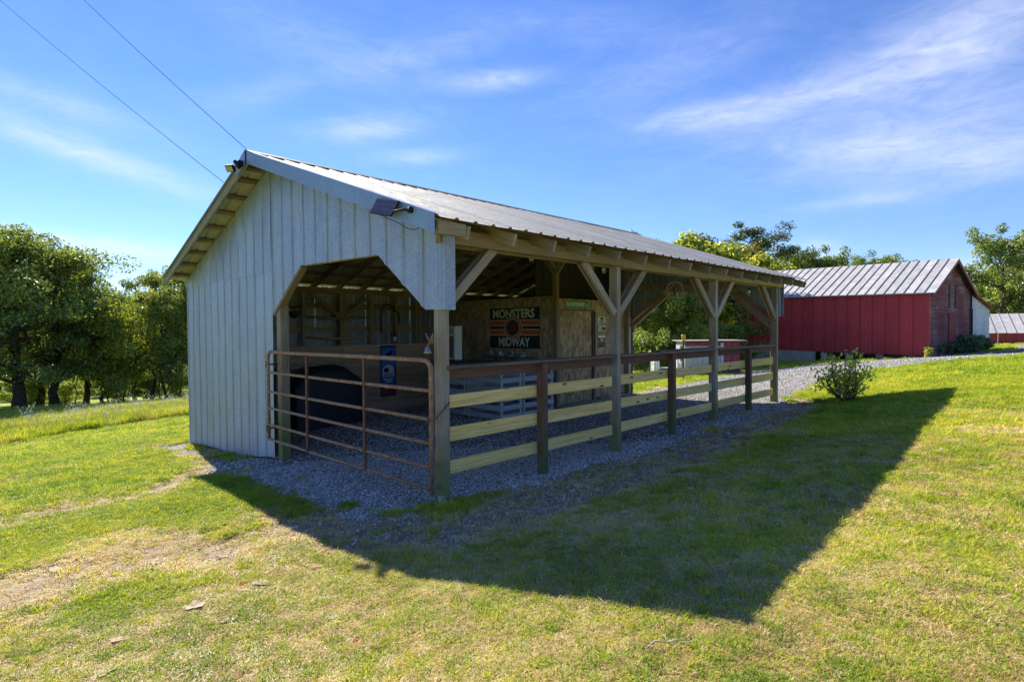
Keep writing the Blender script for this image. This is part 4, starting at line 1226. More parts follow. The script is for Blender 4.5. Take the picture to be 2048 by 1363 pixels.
# bell on the corner post
be = thing('dinner_bell', 'small metal bell with a rusty bracket on the corner post', 'bell')
lathe('bell', [(.038, 0), (.042, .004), (.030, .02), (.022, .055), (.010, .068), (.004, .07)], M['bellm'], be, (-.125, .065, 1.475), 14)
tube('hanger', [(-.06, .06, 1.60), (-.10, .063, 1.585), (-.125, .065, 1.545)], .008, M['horn'], be, 6)
tube('clapper', [(-.125, .065, 1.50), (-.125, .065, 1.455)], .006, M['horn'], be, 6)
for s in (-1, 1):
    tube('prong', [(-.075, .06, 1.56), (-.10, .06 + s * .03, 1.62), (-.105, .06 + s * .055, 1.67)], [.012, .011, .008], M['horn'], be, 6)
tube('ring', [(-.08, .06 + .03 * math.cos(a), 1.60 + .03 * math.sin(a)) for a in [k * math.pi / 6 for k in range(12)]], .006, M['horn'], be, 6, True)

# solar panel and floodlight on the gable
so = thing('solar_panel', 'small framed solar panel on an arm beneath the blue rake trim', 'solar panel')
def on_x(px, py, X):
    d = ray(px, py); return Vector(CAM + d * (X - CAM[0]) / d[0])
sTL, sTR, sBL = on_x(751.6, 402, -.44), on_x(794.8, 407.6, -.44), on_x(739.7, 418.8, -.48)
sx = (sTR - sTL).normalized(); sy = (sTL - sBL); sy = (sy - sx * sy.dot(sx)).normalized()
SM = fr((on_x(767.5, 413, -.46)), sx, sy)
sfr = flat('frame', [(-.185, -.083), (.185, -.083), (.185, .083), (-.185, .083)], SM @ Matrix.Translation((0, 0, -.016)), M['blackp'], so, .016)
for i in range(6):
    for j in range(3):
        x0 = -.176 + i * .0592; y0 = -.076 + j * .0515
        sub(flat('cell', [(x0, y0), (x0 + .053, y0), (x0 + .053, y0 + .0455), (x0, y0 + .0455)], SM @ Matrix.Translation((0, 0, .0005)), M['solar'], so, .002), sfr)
flat('backing', [(-.18, -.078), (.18, -.078), (.18, .078), (-.18, .078)], SM @ Matrix.Translation((0, 0, -.0012)), M['solarl'], so, .0014)
pb = SM @ Vector((.05, -.05, -.02))
tube('arm', [pb, (-.45, -.02, 2.80), (-.41, -.07, 2.795)], .012, M['blackp'], so, 8)
tube('mount', [(-.43, -.07, 2.795), (-.395, -.075, 2.795)], .03, M['blackp'], so, 12)
tube('cable', [tuple(SM @ Vector((-.02, -.08, -.02))), (-.40, .12, 2.70), (-.34, .05, 2.645), (-.30, .02, 2.64), (-.25, -.02, 2.665), (-.10, -.08, 2.70)], .004, M['wire'], so, 6)
fl = thing('floodlight', 'twin-head floodlight under the peak of the gable roof', 'lamp')
box('mount', (-.46, 3.86, 3.99), (-.37, 3.98, 4.07), M['blackp'], fl)
for (y, a) in ((4.06, 35), (3.80, -30)):
    Mx = Matrix.Translation((-.50, y, 3.985)) @ Matrix.Rotation(R(a), 4, 'Z') @ Matrix.Rotation(R(-35), 4, 'Y')
    o = obj('lamp_head', with_mat(cbox_mesh(.045, .13, .10, .01), M['blackp']), fl); o.matrix_local = Mx
    o2 = obj('lamp_lens', with_mat(cbox_mesh(.008, .105, .075, .003), M['lampg']), fl); o2.matrix_local = Mx @ Matrix.Translation((-.028, 0, 0)); sub(o2, o)
    tube('arm', [(-.42, 3.92, 4.03), (-.46, (3.92 + y) / 2, 4.01), (-.49, y, 3.99)], .012, M['blackp'], fl, 6)

# overhead wires reaching the shed roof
def wire(lab, p0, px1, d1, sag):
    a = Vector(p0); b = Vector(at(*px1, d1)); b = a + (b - a) * 1.4
    pts = [a.lerp(b, i / 24) - Vector((0, 0, sag * 4 * (i / 24) * (1 - i / 24))) for i in range(25)]
    o = tube('power_line', pts, .0040, M['wire'], None, 6); tag(o, lab, 'wire')
wire('thin black wire running from the roof peak into the sky', (RX0 + .02, YC, ZR + .03), (168, -4), 11.0, .05)
wire('thin dark wire running from the rear rake into the sky', (RX0 - .01, 4.62, zroof(4.62) + .03), (74, 60), 12.0, .05)

# ------------------------------------------------------------------ red barn
BD = 30.0
A_ = at(1857, 712, BD); A2 = Vector((A_[0], A_[1]))
EL = Vector((-.153, -.988)).normalized(); EG = Vector((.988, -.153)).normalized()
barn = thing('red_barn', 'long red metal-sided barn with grey ribbed roof and peeling board gable', 'barn')
LB, WB, HE, HRd = 11.2, 7.0, 3.42, 5.28
TILT = .018
def bp(l, g, z):
    """barn frame: l from the near corner back along the long wall, g across the gable, z up from the wall foot"""
    p = A2 - EL * l + EG * g
    return Vector((p.x, p.y, .10 + z + TILT * l))
npan = 17; pw = LB / npan
for k in range(npan):
    V = []; F = []
    us = [0, .03, .045, .06, .085, .2, .215, .235, .25, .40, .415, .435, .45, pw]
    hs = [.0, .0, .02, .02, 0, 0, .008, .008, 0, 0, .008, .008, 0, 0]
    for u, h in zip(us, hs):
        u = min(u, pw)
        for z in (0, HE): V.append(bp(k * pw + u, -h - .002 * (k % 2), z))
    for i in range(len(us) - 1): F.append((2 * i, 2 * i + 1, 2 * i + 3, 2 * i + 2))
    me = pymesh('wall_sheet', V, F, M['redmetal']); me.materials.append(M['redribshade'])
    for i in (0, 1, 3): me.polygons[i].material_index = 1  # darker lap edge and rib sides, the ribs' shading put into the colour
    obj('wall_sheet', me, barn)
obj('corner_trim', pymesh('corner_trim', *join_vf([([bp(-.03, -.03, 0), bp(.10, -.03, 0), bp(.10, -.026, 0), bp(-.026, -.026, 0), bp(-.03, -.03, HE), bp(.10, -.03, HE), bp(.10, -.026, HE), bp(-.026, -.026, HE)], box_vf((0, 0, 0), (1, 1, 1))[1]),
    ([bp(-.03, -.03, 0), bp(-.026, -.026, 0), bp(-.026, .10, 0), bp(-.03, .10, 0), bp(-.03, -.03, HE), bp(-.026, -.026, HE), bp(-.026, .10, HE), bp(-.03, .10, HE)], box_vf((0, 0, 0), (1, 1, 1))[1])]), M['redmetal']), barn)
def gz_top(g): return HE + (HRd - HE) * (1 - abs(g - WB / 2) / (WB / 2))
nb = 30; hb_ = HRd / nb
for k in range(nb):                      # gable clapboards, each lapped
    z0, z1 = k * hb_, (k + 1) * hb_ + .01
    def span(z):
        if z <= HE: return (.0, WB)
        f = (z - HE) / (HRd - HE) * WB / 2
        return (f, WB - f)
    a0, b0 = span(z0); a1, b1 = span(min(z1, HRd - .01))
    V = [bp(-.035, a0, z0), bp(-.035, b0, z0), bp(-.012, b1, min(z1, HRd)), bp(-.012, a1, min(z1, HRd)), bp(.0, a0, z0), bp(.0, b0, z0), bp(.0, b1, min(z1, HRd)), bp(.0, a1, min(z1, HRd))]
    me = pymesh('clapboard', V, box_vf((0, 0, 0), (1, 1, 1))[1], M['clap'])
    c0 = bp(0, WB / 2, z0); Mx = Matrix(((EG.x, -EL.x, 0, c0.x), (EG.y, -EL.y, 0, c0.y), (0, 0, 1, c0.z), (0, 0, 0, 1)))
    me.transform(Mx.inverted()); o = obj('clapboard', me, barn); o.matrix_local = Mx
def bbox(name, l0, l1, g0, g1, z0, z1, mat, parent):
    V = [bp(l0, g0, z0), bp(l0, g1, z0), bp(l1, g1, z0), bp(l1, g0, z0), bp(l0, g0, z1), bp(l0, g1, z1), bp(l1, g1, z1), bp(l1, g0, z1)]
    return obj(name, pymesh(name, V, [(0, 1, 2, 3), (7, 6, 5, 4), (4, 5, 1, 0), (5, 6, 2, 1), (6, 7, 3, 2), (7, 4, 0, 3)], mat), parent)
bbox('door', -.07, -.03, 2.95, 4.15, -.3, 2.15, M['reddoor'], barn)
bbox('door_head', -.10, -.03, 2.80, 4.35, 2.16, 2.34, M['reddoor'], barn)
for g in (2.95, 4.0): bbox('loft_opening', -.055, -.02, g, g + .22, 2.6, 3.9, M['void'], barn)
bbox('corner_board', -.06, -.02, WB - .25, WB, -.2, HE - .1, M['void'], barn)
# roof: near slope panels with standing seams, far slope too
ov = .30; npr = 25; lr0, lr1 = -.35, LB + .35
for side in (0, 1):
    for k in range(npr):
        l0 = lr0 + (lr1 - lr0) * k / npr; l1 = lr0 + (lr1 - lr0) * (k + 1) / npr
        ge = -ov if side == 0 else WB + .15
        sl = (HRd - HE) / (WB / 2)
        zt = HRd + .10; zb = zt - sl * (WB / 2 - ge if side == 0 else ge - WB / 2)
        d = .03
        V = [bp(l0, ge, zb), bp(l1, ge, zb), bp(l1, WB / 2, zt), bp(l0, WB / 2, zt), bp(l0, ge, zb - .05), bp(l1, ge, zb - .05), bp(l1, WB / 2, zt - .05), bp(l0, WB / 2, zt - .05)]
        rsh = obj('roof_sheet', pymesh('roof_sheet', V, [(0, 3, 2, 1), (4, 5, 6, 7), (0, 1, 5, 4), (1, 2, 6, 5), (2, 3, 7, 6), (3, 0, 4, 7)], M['broof']), barn)
        if k:
            sw = .016
            V = [bp(l0 - sw, ge - .01 if side == 0 else ge + .01, zb + .001), bp(l0 + sw, ge - .01 if side == 0 else ge + .01, zb + .001), bp(l0 + sw, WB / 2, zt + .003), bp(l0 - sw, WB / 2, zt + .003)]
            V += [v + Vector((0, 0, .04)) for v in V]
            sub(obj('roof_seam', pymesh('roof_seam', V, box_vf((0, 0, 0), (1, 1, 1))[1], M['seam']), barn), rsh)
for side in (0, 1):                       # dark rake boards on the gable
    g1 = -.28 if side == 0 else WB + .13
    sl = (HRd - HE) / (WB / 2); zt = HRd + .04; zb = zt - sl * abs(WB / 2 - g1)
    V = [bp(-.34, g1, zb), bp(-.30, g1, zb), bp(-.30, WB / 2, zt), bp(-.34, WB / 2, zt)]; V = [v - Vector((0, 0, .16)) for v in V] + V
    obj('rake_board', pymesh('rake_board', V, box_vf((0, 0, 0), (1, 1, 1))[1], M['redwood'] if side == 0 else M['reddoor']), barn)
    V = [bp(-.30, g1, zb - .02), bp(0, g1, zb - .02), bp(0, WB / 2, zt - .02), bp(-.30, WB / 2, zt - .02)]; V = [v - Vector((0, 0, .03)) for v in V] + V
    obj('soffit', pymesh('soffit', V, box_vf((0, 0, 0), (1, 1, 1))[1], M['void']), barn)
# block foundation under the far half, dark piers under the rest
x = 5.9
while x < LB:
    x1 = min(x + 1.5, LB); bbox('foundation_block', x, x1 - .012, .02, .22, -1.1, -.01, M['conc'], barn); x = x1
for l in (.6, 2.2, 3.8, 5.2): bbox('pier', l, l + .35, .10, .45, -.9, -.01, M['conc'], barn)
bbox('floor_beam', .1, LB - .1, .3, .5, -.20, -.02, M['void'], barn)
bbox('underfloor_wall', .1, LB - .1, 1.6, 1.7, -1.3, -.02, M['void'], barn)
# lean-to of white corrugated sheet beside the gable
lt0, lt1 = WB - .12, WB + 3.2
ltw = lt1 - lt0; nsh = 5
for k in range(nsh):
    for (za, zb2, xo) in ((-.25, 2.62, -.13), (2.55, None, -.09)):
        V = []; F = []; m = 12
        for i in range(m + 1):
            g = lt0 + ltw * (k + i / m) / nsh
            zt = HE - .02 - (g - lt0) * .225
            top = zb2 if zb2 is not None else zt
            top = min(top, zt)
            off_ = .02 * (1 if i % 2 else -1)
            V += [bp(xo + off_, g, za), bp(xo + off_, g, top)]
        for i in range(m): F.append((2 * i, 2 * i + 2, 2 * i + 3, 2 * i + 1))
        obj('leanto_sheet', pymesh('leanto_sheet', V, F, M['corr']), barn)
V = [bp(-.35, lt0 + .03, HE + .06), bp(-.35, lt1 + .2, HE + .06 - (ltw + .17) * .225), bp(8, lt1 + .2, HE + .06 - (ltw + .17) * .225), bp(8, lt0 + .03, HE + .06)]
V = [v - Vector((0, 0, .07)) for v in V] + V
obj('leanto_roof', pymesh('leanto_roof', V, box_vf((0, 0, 0), (1, 1, 1))[1], M['redwood']), barn)
V = [bp(-.08, lt1, -.3), bp(8, lt1, -.3), bp(8, lt1 - .05, -.3), bp(-.08, lt1 - .05, -.3)]; V = V + [v + Vector((0, 0, HE - .03 - ltw * .225 + .3)) for v in V]
obj('leanto_side', pymesh('leanto_side', V, box_vf((0, 0, 0), (1, 1, 1))[1], M['corr']), barn)
# closing walls behind
bbox('rear_wall', LB - .05, LB, .0, WB, -1, HE, M['redwood'], barn); bbox('side_wall', .05, LB - .06, WB - .06, WB - .02, -1, HE, M['redwood'], barn)
rebase(barn, tuple(bp(0, 0, 0)))

# ------------------------------------------------------------------ low red shed further right
b2 = thing('low_red_shed', 'low red shed with wide grey metal roof beyond the white lean-to', 'shed')
C0 = Vector(at(1950, 690, 47)); C1 = Vector(at(2260, 693, 42)); C0.z = C1.z = .1
ex = (C1 - C0); Ls = ex.length; ex.normalize(); ey = Vector((-ex.y, ex.x, 0))
def sp2(l, g, z): return C0 + ex * l + ey * g + Vector((0, 0, z))
n2_ = 14
for k in range(n2_):
    l0, l1 = Ls * k / n2_, Ls * (k + 1) / n2_
    V = [sp2(l0, 0, -.5), sp2(l0 + .04, -.03, -.5), sp2(l0 + .09, 0, -.5), sp2(l1, 0, -.5)]; V += [v + Vector((0, 0, 1.55)) for v in V]
    obj('wall_sheet', pymesh('wall_sheet', V, [(0, 1, 5, 4), (1, 2, 6, 5), (2, 3, 7, 6)], M['redmetal']), b2)
    for s in (0, 1):
        g0, g1, za, zb2 = (-.35, 4.2, 1.0, 2.62) if s == 0 else (4.2, 8.6, 2.62, 1.0)
        V = [sp2(l0, g0, za), sp2(l1, g0, za), sp2(l1, g1, zb2), sp2(l0, g1, zb2)]; V = [v - Vector((0, 0, .04)) for v in V] + V
        obj('roof_sheet', pymesh('roof_sheet', V, box_vf((0, 0, 0), (1, 1, 1))[1], M['broof']), b2)
        V = [sp2(l0 - .03, g0, za), sp2(l0 + .03, g0, za), sp2(l0 + .03, g1, zb2), sp2(l0 - .03, g1, zb2)]; V = V + [v + Vector((0, 0, .04)) for v in V]
        obj('roof_seam', pymesh('roof_seam', V, box_vf((0, 0, 0), (1, 1, 1))[1], M['seam'] if k % 3 else M['broof']), b2)
V = [sp2(.0, .02, -.5), sp2(.0, 8.2, -.5), sp2(0, 8.2, 1.0), sp2(0, 4.2, 2.5), sp2(0, .02, 1.0)]; V += [v + ex * .05 for v in V]
obj('end_wall', pymesh('end_wall', V, [(4, 3, 2, 1, 0), (5, 6, 7, 8, 9)] + [(i, (i + 1) % 5, 5 + (i + 1) % 5, 5 + i) for i in range(5)], M['redmetal']), b2)
V = [sp2(Ls, .02, -.5), sp2(Ls, 8.2, -.5), sp2(Ls, 8.2, 1.0), sp2(Ls, 4.2, 2.5), sp2(Ls, .02, 1.0)]; V += [v - ex * .05 for v in V]
obj('end_wall', pymesh('end_wall', V, [(4, 3, 2, 1, 0), (5, 6, 7, 8, 9)] + [(i, (i + 1) % 5, 5 + (i + 1) % 5, 5 + i) for i in range(5)], M['redmetal']), b2)
rebase(b2, tuple(C0))
p = Vector(at(1995, 690, 42)); p.z = gz1(p.x, p.y)
o = beam('marker_stake', (p.x, p.y, p.z - .1), (p.x + .05, p.y - .03, p.z + .85), .06, .06, M['flowerp'], None, up=(0, 1, 0)); tag(o, 'pale leaning stake in front of the low red shed', 'stake')

# ------------------------------------------------------------------ things on the grass beyond the shed
co = thing('low_coop', 'low grey and red sheet-sided coop with a flat thin roof beyond the fence', 'coop')
k0 = Vector(at(1370, 742, 24)); k1 = Vector(at(1481, 745, 24)); k0.z = k1.z = 0
ce = (k1 - k0).normalized(); cn = Vector((-ce.y, ce.x, 0)); cl = (k1 - k0).length
zc0 = -.30
def cp(l, n, z): return k0 + ce * l + cn * n + Vector((0, 0, z))
def cbx(name, l0, l1, n0, n1, z0, z1, mat):
    V = [cp(l0, n0, z0), cp(l1, n0, z0), cp(l1, n1, z0), cp(l0, n1, z0), cp(l0, n0, z1), cp(l1, n0, z1), cp(l1, n1, z1), cp(l0, n1, z1)]
    return obj(name, pymesh(name, V, box_vf((0, 0, 0), (1, 1, 1))[1], mat), co)
gw = cl * .64
for k in range(4): cbx('side_sheet', gw * k / 4, gw * (k + 1) / 4 - .012, 0, .03, zc0 + .12, .92, M['greysheet'])
cbx('top_board', 0, gw, -.02, .03, .925, 1.08, M['redwood'])
cbx('corner_post', gw - .005, gw + .12, -.03, .06, zc0, 1.06, M['crate'])
for k in range(5): cbx('door_board', gw + .125 + (cl - gw - .14) * k / 5, gw + .125 + (cl - gw - .14) * (k + 1) / 5 - .01, -.01, .03, zc0 + .2, 1.10, M['redwood'])
cbx('sill', gw, cl, -.03, .04, zc0, zc0 + .19, M['rail'])
cbx('roof', -.12, cl + .22, -.15, 1.5, 1.12, 1.165, M['fascia'])
cbx('rear_wall', 0, cl, 1.30, 1.34, zc0, 1.11, M['void']); cbx('end_wall', cl - .04, cl, .04, 1.3, zc0, 1.10, M['redwood']); cbx('end_wall', 0, .04, .04, 1.3, zc0, 1.10, M['greysheet'])
cbx('post', -.20, -.08, .0, .10, zc0, .95, M['inner'])
rebase(co, tuple(cp(cl / 2, .6, zc0)))
wb = thing('white_garden_bench', 'white slatted garden bench on the grass beside the coop', 'bench')
q0 = Vector(at(1308, 748, 22)); q1 = Vector(at(1364, 747, 22)); qz = min(gz1(q0.x, q0.y), gz1(q1.x, q1.y)) ; q0.z = q1.z = 0
qe = (q1 - q0).normalized(); qn = Vector((-qe.y, qe.x, 0)); ql = (q1 - q0).length
def qbx(name, l0, l1, n0, n1, z0, z1):
    V = [q0 + qe * l + qn * n + Vector((0, 0, qz + z)) for z in (z0, z1) for (l, n) in ((l0, n0), (l1, n0), (l1, n1), (l0, n1))]
    return obj(name, pymesh(name, V, box_vf((0, 0, 0), (1, 1, 1))[1], M['white']), wb)
for l in (0, ql - .06):
    for n in (0, .45): qbx('leg', l, l + .06, n, n + .06, -.05, .62 if n == 0 else .95)
    qbx('arm_rest', l - .01, l + .07, -.02, .5, .62, .66)
    for k in range(3): qbx('arm_slat', l + .01, l + .04, .08 + k * .13, .13 + k * .13, .1, .62)
for k in range(5): qbx('seat_slat', 0, ql, .0 + k * .09, .07 + k * .09, .40, .425)
qbx('front_rail', 0, ql, -.005, .0, .05, .16)
for (a, b) in ((.06, .36), (ql - .42, ql - .08)):
    for k in range(4): qbx('back_slat', a + (b - a) * k / 4, a + (b - a) * k / 4 + .05, .46, .49, .1, .90)
qbx('back_rail', 0, ql, .45, .50, .90, .95)
rebase(wb, (q0.x, q0.y, qz))
yp = thing('yellow_topped_post', 'slim wooden post with a yellow cap beside the coop', 'post')
p = Vector(at(1367, 742, 21)); pz = gz1(p.x, p.y)
beam('pole', (p.x, p.y, pz - .1), (p.x, p.y, 1.28), .05, .05, M['barkl'], yp, up=(0, 1, 0))
M['yellow'] = plain('yellow_plastic', (.55, .38, .02), .5, 0, .15)
lathe('cap', [(.05, 0), (.055, .02), (.085, .20), (.085, .22), (.03, .23)], M['yellow'], yp, (p.x, p.y, 1.22), 12)
rebase(yp, (p.x, p.y, pz))
for t in (shed, fence, gate, ch, ban, pen, sg, gs, cb, wf, lt, ha, hb, wr, hp, be, so, fl):
    base = {shed: (4.5, 3.8, 0), fence: (4.5, .05, .1), gate: (GXp, 1.9, 0), ch: (-.1, 0, .85), ban: (6.09, bcx, bcz), pen: (4.34, YP, .1), sg: (SX, YD, 2.27),
            gs: (6.05, 5.06, 1.0), cb: (4.7, 5.0, .96), wf: (hx, hy, 1.0), lt: (4.52, 7.5, 1.42), ha: (4.5, 7.6, 1.6), hb: (1.95, 7.45, 1.95), wr: (4.79, .1, 2.1),
            hp: (9.0, 2.66, 2.6), be: (-.125, .065, 1.45), so: (-.42, -.07, 2.8), fl: (-.42, 3.92, 4.0)}[t]
    rebase(t, base)

# ------------------------------------------------------------------ trees
def leaf_cloud(rs, centers, radii, per, size, flatness=.75, aspect=.55):
    """diamond leaves scattered through clumps; tone per leaf (clump tone + own jitter)"""
    n = len(centers); N = n * per
    c = np.repeat(centers, per, 0); r = np.repeat(radii, per, 0)
    d = rs.normal(size=(N, 3)); d /= np.linalg.norm(d, axis=1)[:, None]
    rad = rs.random(N) ** .42
    pos = c + d * rad[:, None] * r
    nrm = d * .6 + rs.normal(size=(N, 3)) * .6 + np.array([0, 0, .55]); nrm /= np.linalg.norm(nrm, axis=1)[:, None]
    a = np.cross(nrm, rs.normal(size=(N, 3))); a /= np.linalg.norm(a, axis=1)[:, None]
    b = np.cross(nrm, a)
    s = (size * (.65 + .7 * rs.random(N)))[:, None]
    bend = nrm * s * .18
    V = np.stack([pos - a * s * .5, pos + b * s * aspect * .5 + bend, pos + a * s * .5, pos - b * s * aspect * .5 + bend], 1).reshape(-1, 3)
    F = np.arange(N * 4).reshape(N, 4)
    tone = np.clip(np.repeat(rs.random(n), per) * .45 + rs.random(N) * .45 + .05, 0, 1)
    return V, F, tone
def limb(p0, p1, r0, r1, rs, n=5, wob=.08):
    p0, p1 = np.array(p0, float), np.array(p1, float); L = np.linalg.norm(p1 - p0)
    pts = [p0 + (p1 - p0) * i / n + (rs.normal(size=3) * wob * L * .4 if 0 < i < n else 0) for i in range(n + 1)]
    return pts, [r0 + (r1 - r0) * i / n for i in range(n + 1)]
def make_tree(seed, H, Rc, base, kind='round', nl=11, nsub=4, per=110, size=.26, tr=.22, clump=.95, mat='leafA', bark='bark', sparse=1.0):
    """returns (trunk mesh, crown mesh); tree stands at the origin"""
    rs = np.random.default_rng(seed)
    parts = []; cc = []; rr_ = []
    lean = rs.normal(size=2) * .25
    top = np.array([lean[0], lean[1], H * .93])
    tp, trr = limb((0, 0, -.3), top, tr, tr * .18, rs, 9, .035)
    trr[0] *= 1.5; trr[1] *= 1.12
    parts.append(tube_vf(tp, trr, 8))
    def on_trunk(h):
        f = np.clip((h + .3) / (H * .93 + .3), 0, 1) * 9; i = min(int(f), 8); return tp[i] + (tp[i + 1] - tp[i]) * (f - i)
    def env(u):      # crown radius profile, u from 0 (crown base) to 1 (top)
        if kind == 'round': return math.sin(math.pi * (.12 + .86 * u)) ** .6 * (1 - .18 * u)
        if kind == 'tall': return (.55 + .55 * math.sin(math.pi * (u * .9 + .05))) * (1 - .35 * u)
        return .35 + .65 * math.sin(math.pi * min(u * 1.1, 1)) ** .8
    for k in range(nl):
        u = (k + rs.random() * .8) / nl
        h0 = base + (H * .95 - base) * (u * .82)
        s = on_trunk(h0)
        az_ = k * 2.4 + rs.normal() * .5
        ln_ = Rc * env(u) * (.75 + .45 * rs.random())
        rise = ln_ * (.28 + .55 * u) + rs.normal() * .25
        e = s + np.array([math.cos(az_) * ln_, math.sin(az_) * ln_, rise])
        lp, lr = limb(s, e, max(tr * .45 * (1 - .6 * u), .035), .02, rs, 5, .10)
        parts.append(tube_vf(lp, lr, 5))
        for j in range(nsub):
            f = .35 + .65 * (j + rs.random()) / nsub
            i = min(int(f * 5), 4); b0 = lp[i] + (lp[i + 1] - lp[i]) * (f * 5 - i)
            d = rs.normal(size=3); d[2] = abs(d[2]) * .5; d /= np.linalg.norm(d)
            e2 = b0 + d * Rc * .26 * (.5 + rs.random())
            parts.append(tube_vf([b0, (b0 + e2) / 2 + rs.normal(size=3) * .06, e2], [.025, .018, .008], 4))
            if rs.random() < sparse: cc.append(e2); rr_.append(np.array([1, 1, .72]) * clump * (.6 + .7 * rs.random()))
        if rs.random() < sparse: cc.append(e); rr_.append(np.array([1, 1, .7]) * clump * (.7 + .6 * rs.random()))
    for k in range(4):
        cc.append(on_trunk(H * (.80 + .05 * k)) + rs.normal(size=3) * .4); rr_.append(np.array([1, 1, .8]) * clump * .8)
    V, F, tone = leaf_cloud(rs, np.array(cc), np.array(rr_), per, size)
    F = F
    crown = npmesh('crown', V, F, M[mat], {'tone': ('FLOAT', 'FACE', tone.astype(np.float32))})
    tv, tf = join_vf(parts)
    return pymesh('trunk', tv, tf, M[bark], True), crown
TREES = {
    'oak1': make_tree(1, 11.5, 4.6, 1.5, 'round', 28, 6, 125, .20, .30, .84, sparse=.96),
    'oak2': make_tree(2, 10.5, 3.8, 1.9, 'round', 23, 6, 115, .19, .24, .80, sparse=.95),
    'tall1': make_tree(3, 12.0, 2.9, 3.0, 'tall', 18, 5, 105, .19, .17, .74, sparse=.92),
    'tall2': make_tree(4, 10.5, 2.5, 2.2, 'tall', 17, 5, 100, .18, .14, .70, 'leafM', sparse=.9),
    'pine': make_tree(5, 13.0, 3.0, 6.5, 'tall', 13, 4, 170, .20, .20, .85, 'leafP', 'bark', .8),
    'bright': make_tree(6, 7.5, 3.4, .8, 'round', 18, 5, 130, .27, .16, .9, 'leafB'),
    'bright2': make_tree(7, 6.0, 2.8, .5, 'round', 14, 5, 130, .24, .13, .8, 'leafB'),
    'yellow': make_tree(8, 9.5, 3.6, 2.0, 'round', 16, 5, 120, .27, .20, .9, 'leafY'),
    'open': make_tree(9, 11.0, 4.2, 2.6, 'round', 15, 5, 120, .27, .24, .85, 'leafA', 'barkl', .85),
    'bush': make_tree(10, 2.6, 1.7, .2, 'round', 10, 4, 90, .15, .05, .55, 'leafM'),
    'sapling': make_tree(11, 6.5, 1.3, 2.6, 'tall', 8, 3, 60, .22, .06, .55)}
TREES['pine'] = make_tree(5, 13.0, 3.0, 6.5, 'tall', 13, 4, 170, .20, .20, .85, 'leafP', 'bark', .8)
def tree(kind, x, y, sc, rot, label, group, cat='tree', name='tree', sz=None):
    tm, cm_ = TREES[kind]
    r = bpy.data.objects.new(name, None); col.objects.link(r)
    r.location = (x, y, gz1(x, y)); r.rotation_euler = (0, 0, rot); r.scale = (sc, sc, sz or sc)
    tag(r, label, cat, group)
    for nm, me in (('trunk', tm), ('crown', cm_)):
        o = obj(nm, me, r)
def tree_px(kind, px, depth, h, label, group, name='tree', cat='tree', wide=1.0):
    """tree at a picture column and a distance, h metres tall"""
    p = at(px, 700, depth)
    H0 = {'oak1': 11.5, 'oak2': 10.5, 'tall1': 12.0, 'tall2': 10.5, 'pine': 13.0, 'bright': 7.5, 'bright2': 6.0, 'yellow': 9.5, 'open': 11.0, 'bush': 2.6, 'sapling': 6.5}[kind]
    tree(kind, p[0], p[1], h / H0 * wide, random.uniform(0, 6.28), label, group, cat, name, h / H0)
G1 = 'trees along the far edge of the meadow'
for (k, px, d, h, w) in [('oak1', 35, 37, 12.6, 1.05), ('oak1', -130, 36, 12.2, 1), ('oak2', 112, 40, 12.0, .95), ('oak2', 168, 43, 9.6, .85), ('bright', 205, 41, 7.2, .8), ('tall2', 235, 46, 9.4, .9),
                         ('tall1', 300, 45, 11.2, .85), ('tall1', 345, 48, 12.0, .9), ('tall2', 395, 47, 11.4, 1.0), ('oak2', 450, 50, 11.5, 1), ('oak2', 75, 44, 10.6, .9), ('tall2', 325, 43, 9.2, .9), ('oak1', -290, 38, 12, 1), ('tall2', 270, 50, 9.6, .9)]:
    tree_px(k, px, d, h, {'o': 'broad round-crowned tree along the far edge of the meadow', 't': 'tall narrow-crowned tree along the far edge of the meadow', 'b': 'low bright-leaved tree between dark trees at the meadow edge'}[k[0]], {'o': G1, 't': 'narrow trees along the far edge of the meadow', 'b': None}[k[0]], wide=w)
G2 = 'trees of the wood behind the meadow edge'
for (k, px, d, h) in [('tall1', 60, 62, 11), ('tall2', 130, 66, 11.5), ('oak2', 190, 68, 10), ('tall1', 240, 64, 10.5), ('tall2', 285, 70, 12), ('oak2', 330, 72, 12), ('tall1', 370, 66, 12.5), ('oak2', 0, 64, 12), ('oak1', 430, 75, 12), ('oak1', 90, 85, 12), ('oak1', 260, 88, 12.5), ('oak1', 370, 90, 13)]:
    tree_px(k, px, d, h, 'slender tree of the wood behind the meadow edge', G2)
for (px, d, h) in [(95, 41, 5.5), (150, 44, 5), (212, 43, 6), (248, 46, 6.5), (262, 44, 5), (318, 47, 5.5), (335, 43, 4.5), (362, 45, 5.5), (75, 46, 5), (225, 52, 6)]:
    tree_px('sapling', px, d, h, 'thin young tree between the trunks at the meadow edge', 'saplings at the meadow edge', name='sapling')
for (px, d, h) in [(60, 44, 2.0), (130, 45, 1.8), (225, 47, 2.2), (285, 48, 2.0), (320, 50, 2.4), (350, 47, 2.2), (20, 47, 2.3), (85, 50, 2.2), (140, 49, 2.0), (205, 55, 2.2), (235, 58, 2.1), (300, 56, 2.0), (345, 54, 2.0), (110, 58, 2.6), (270, 62, 2.6), (50, 58, 2.8), (178, 60, 2.4), (322, 64, 2.8), (365, 62, 2.8)]:
    tree_px('bush', px, d, h, 'low dark bush in the shade under the meadow trees', 'undergrowth bushes', name='bush', cat='bush')
G3 = 'trees seen through the shed'
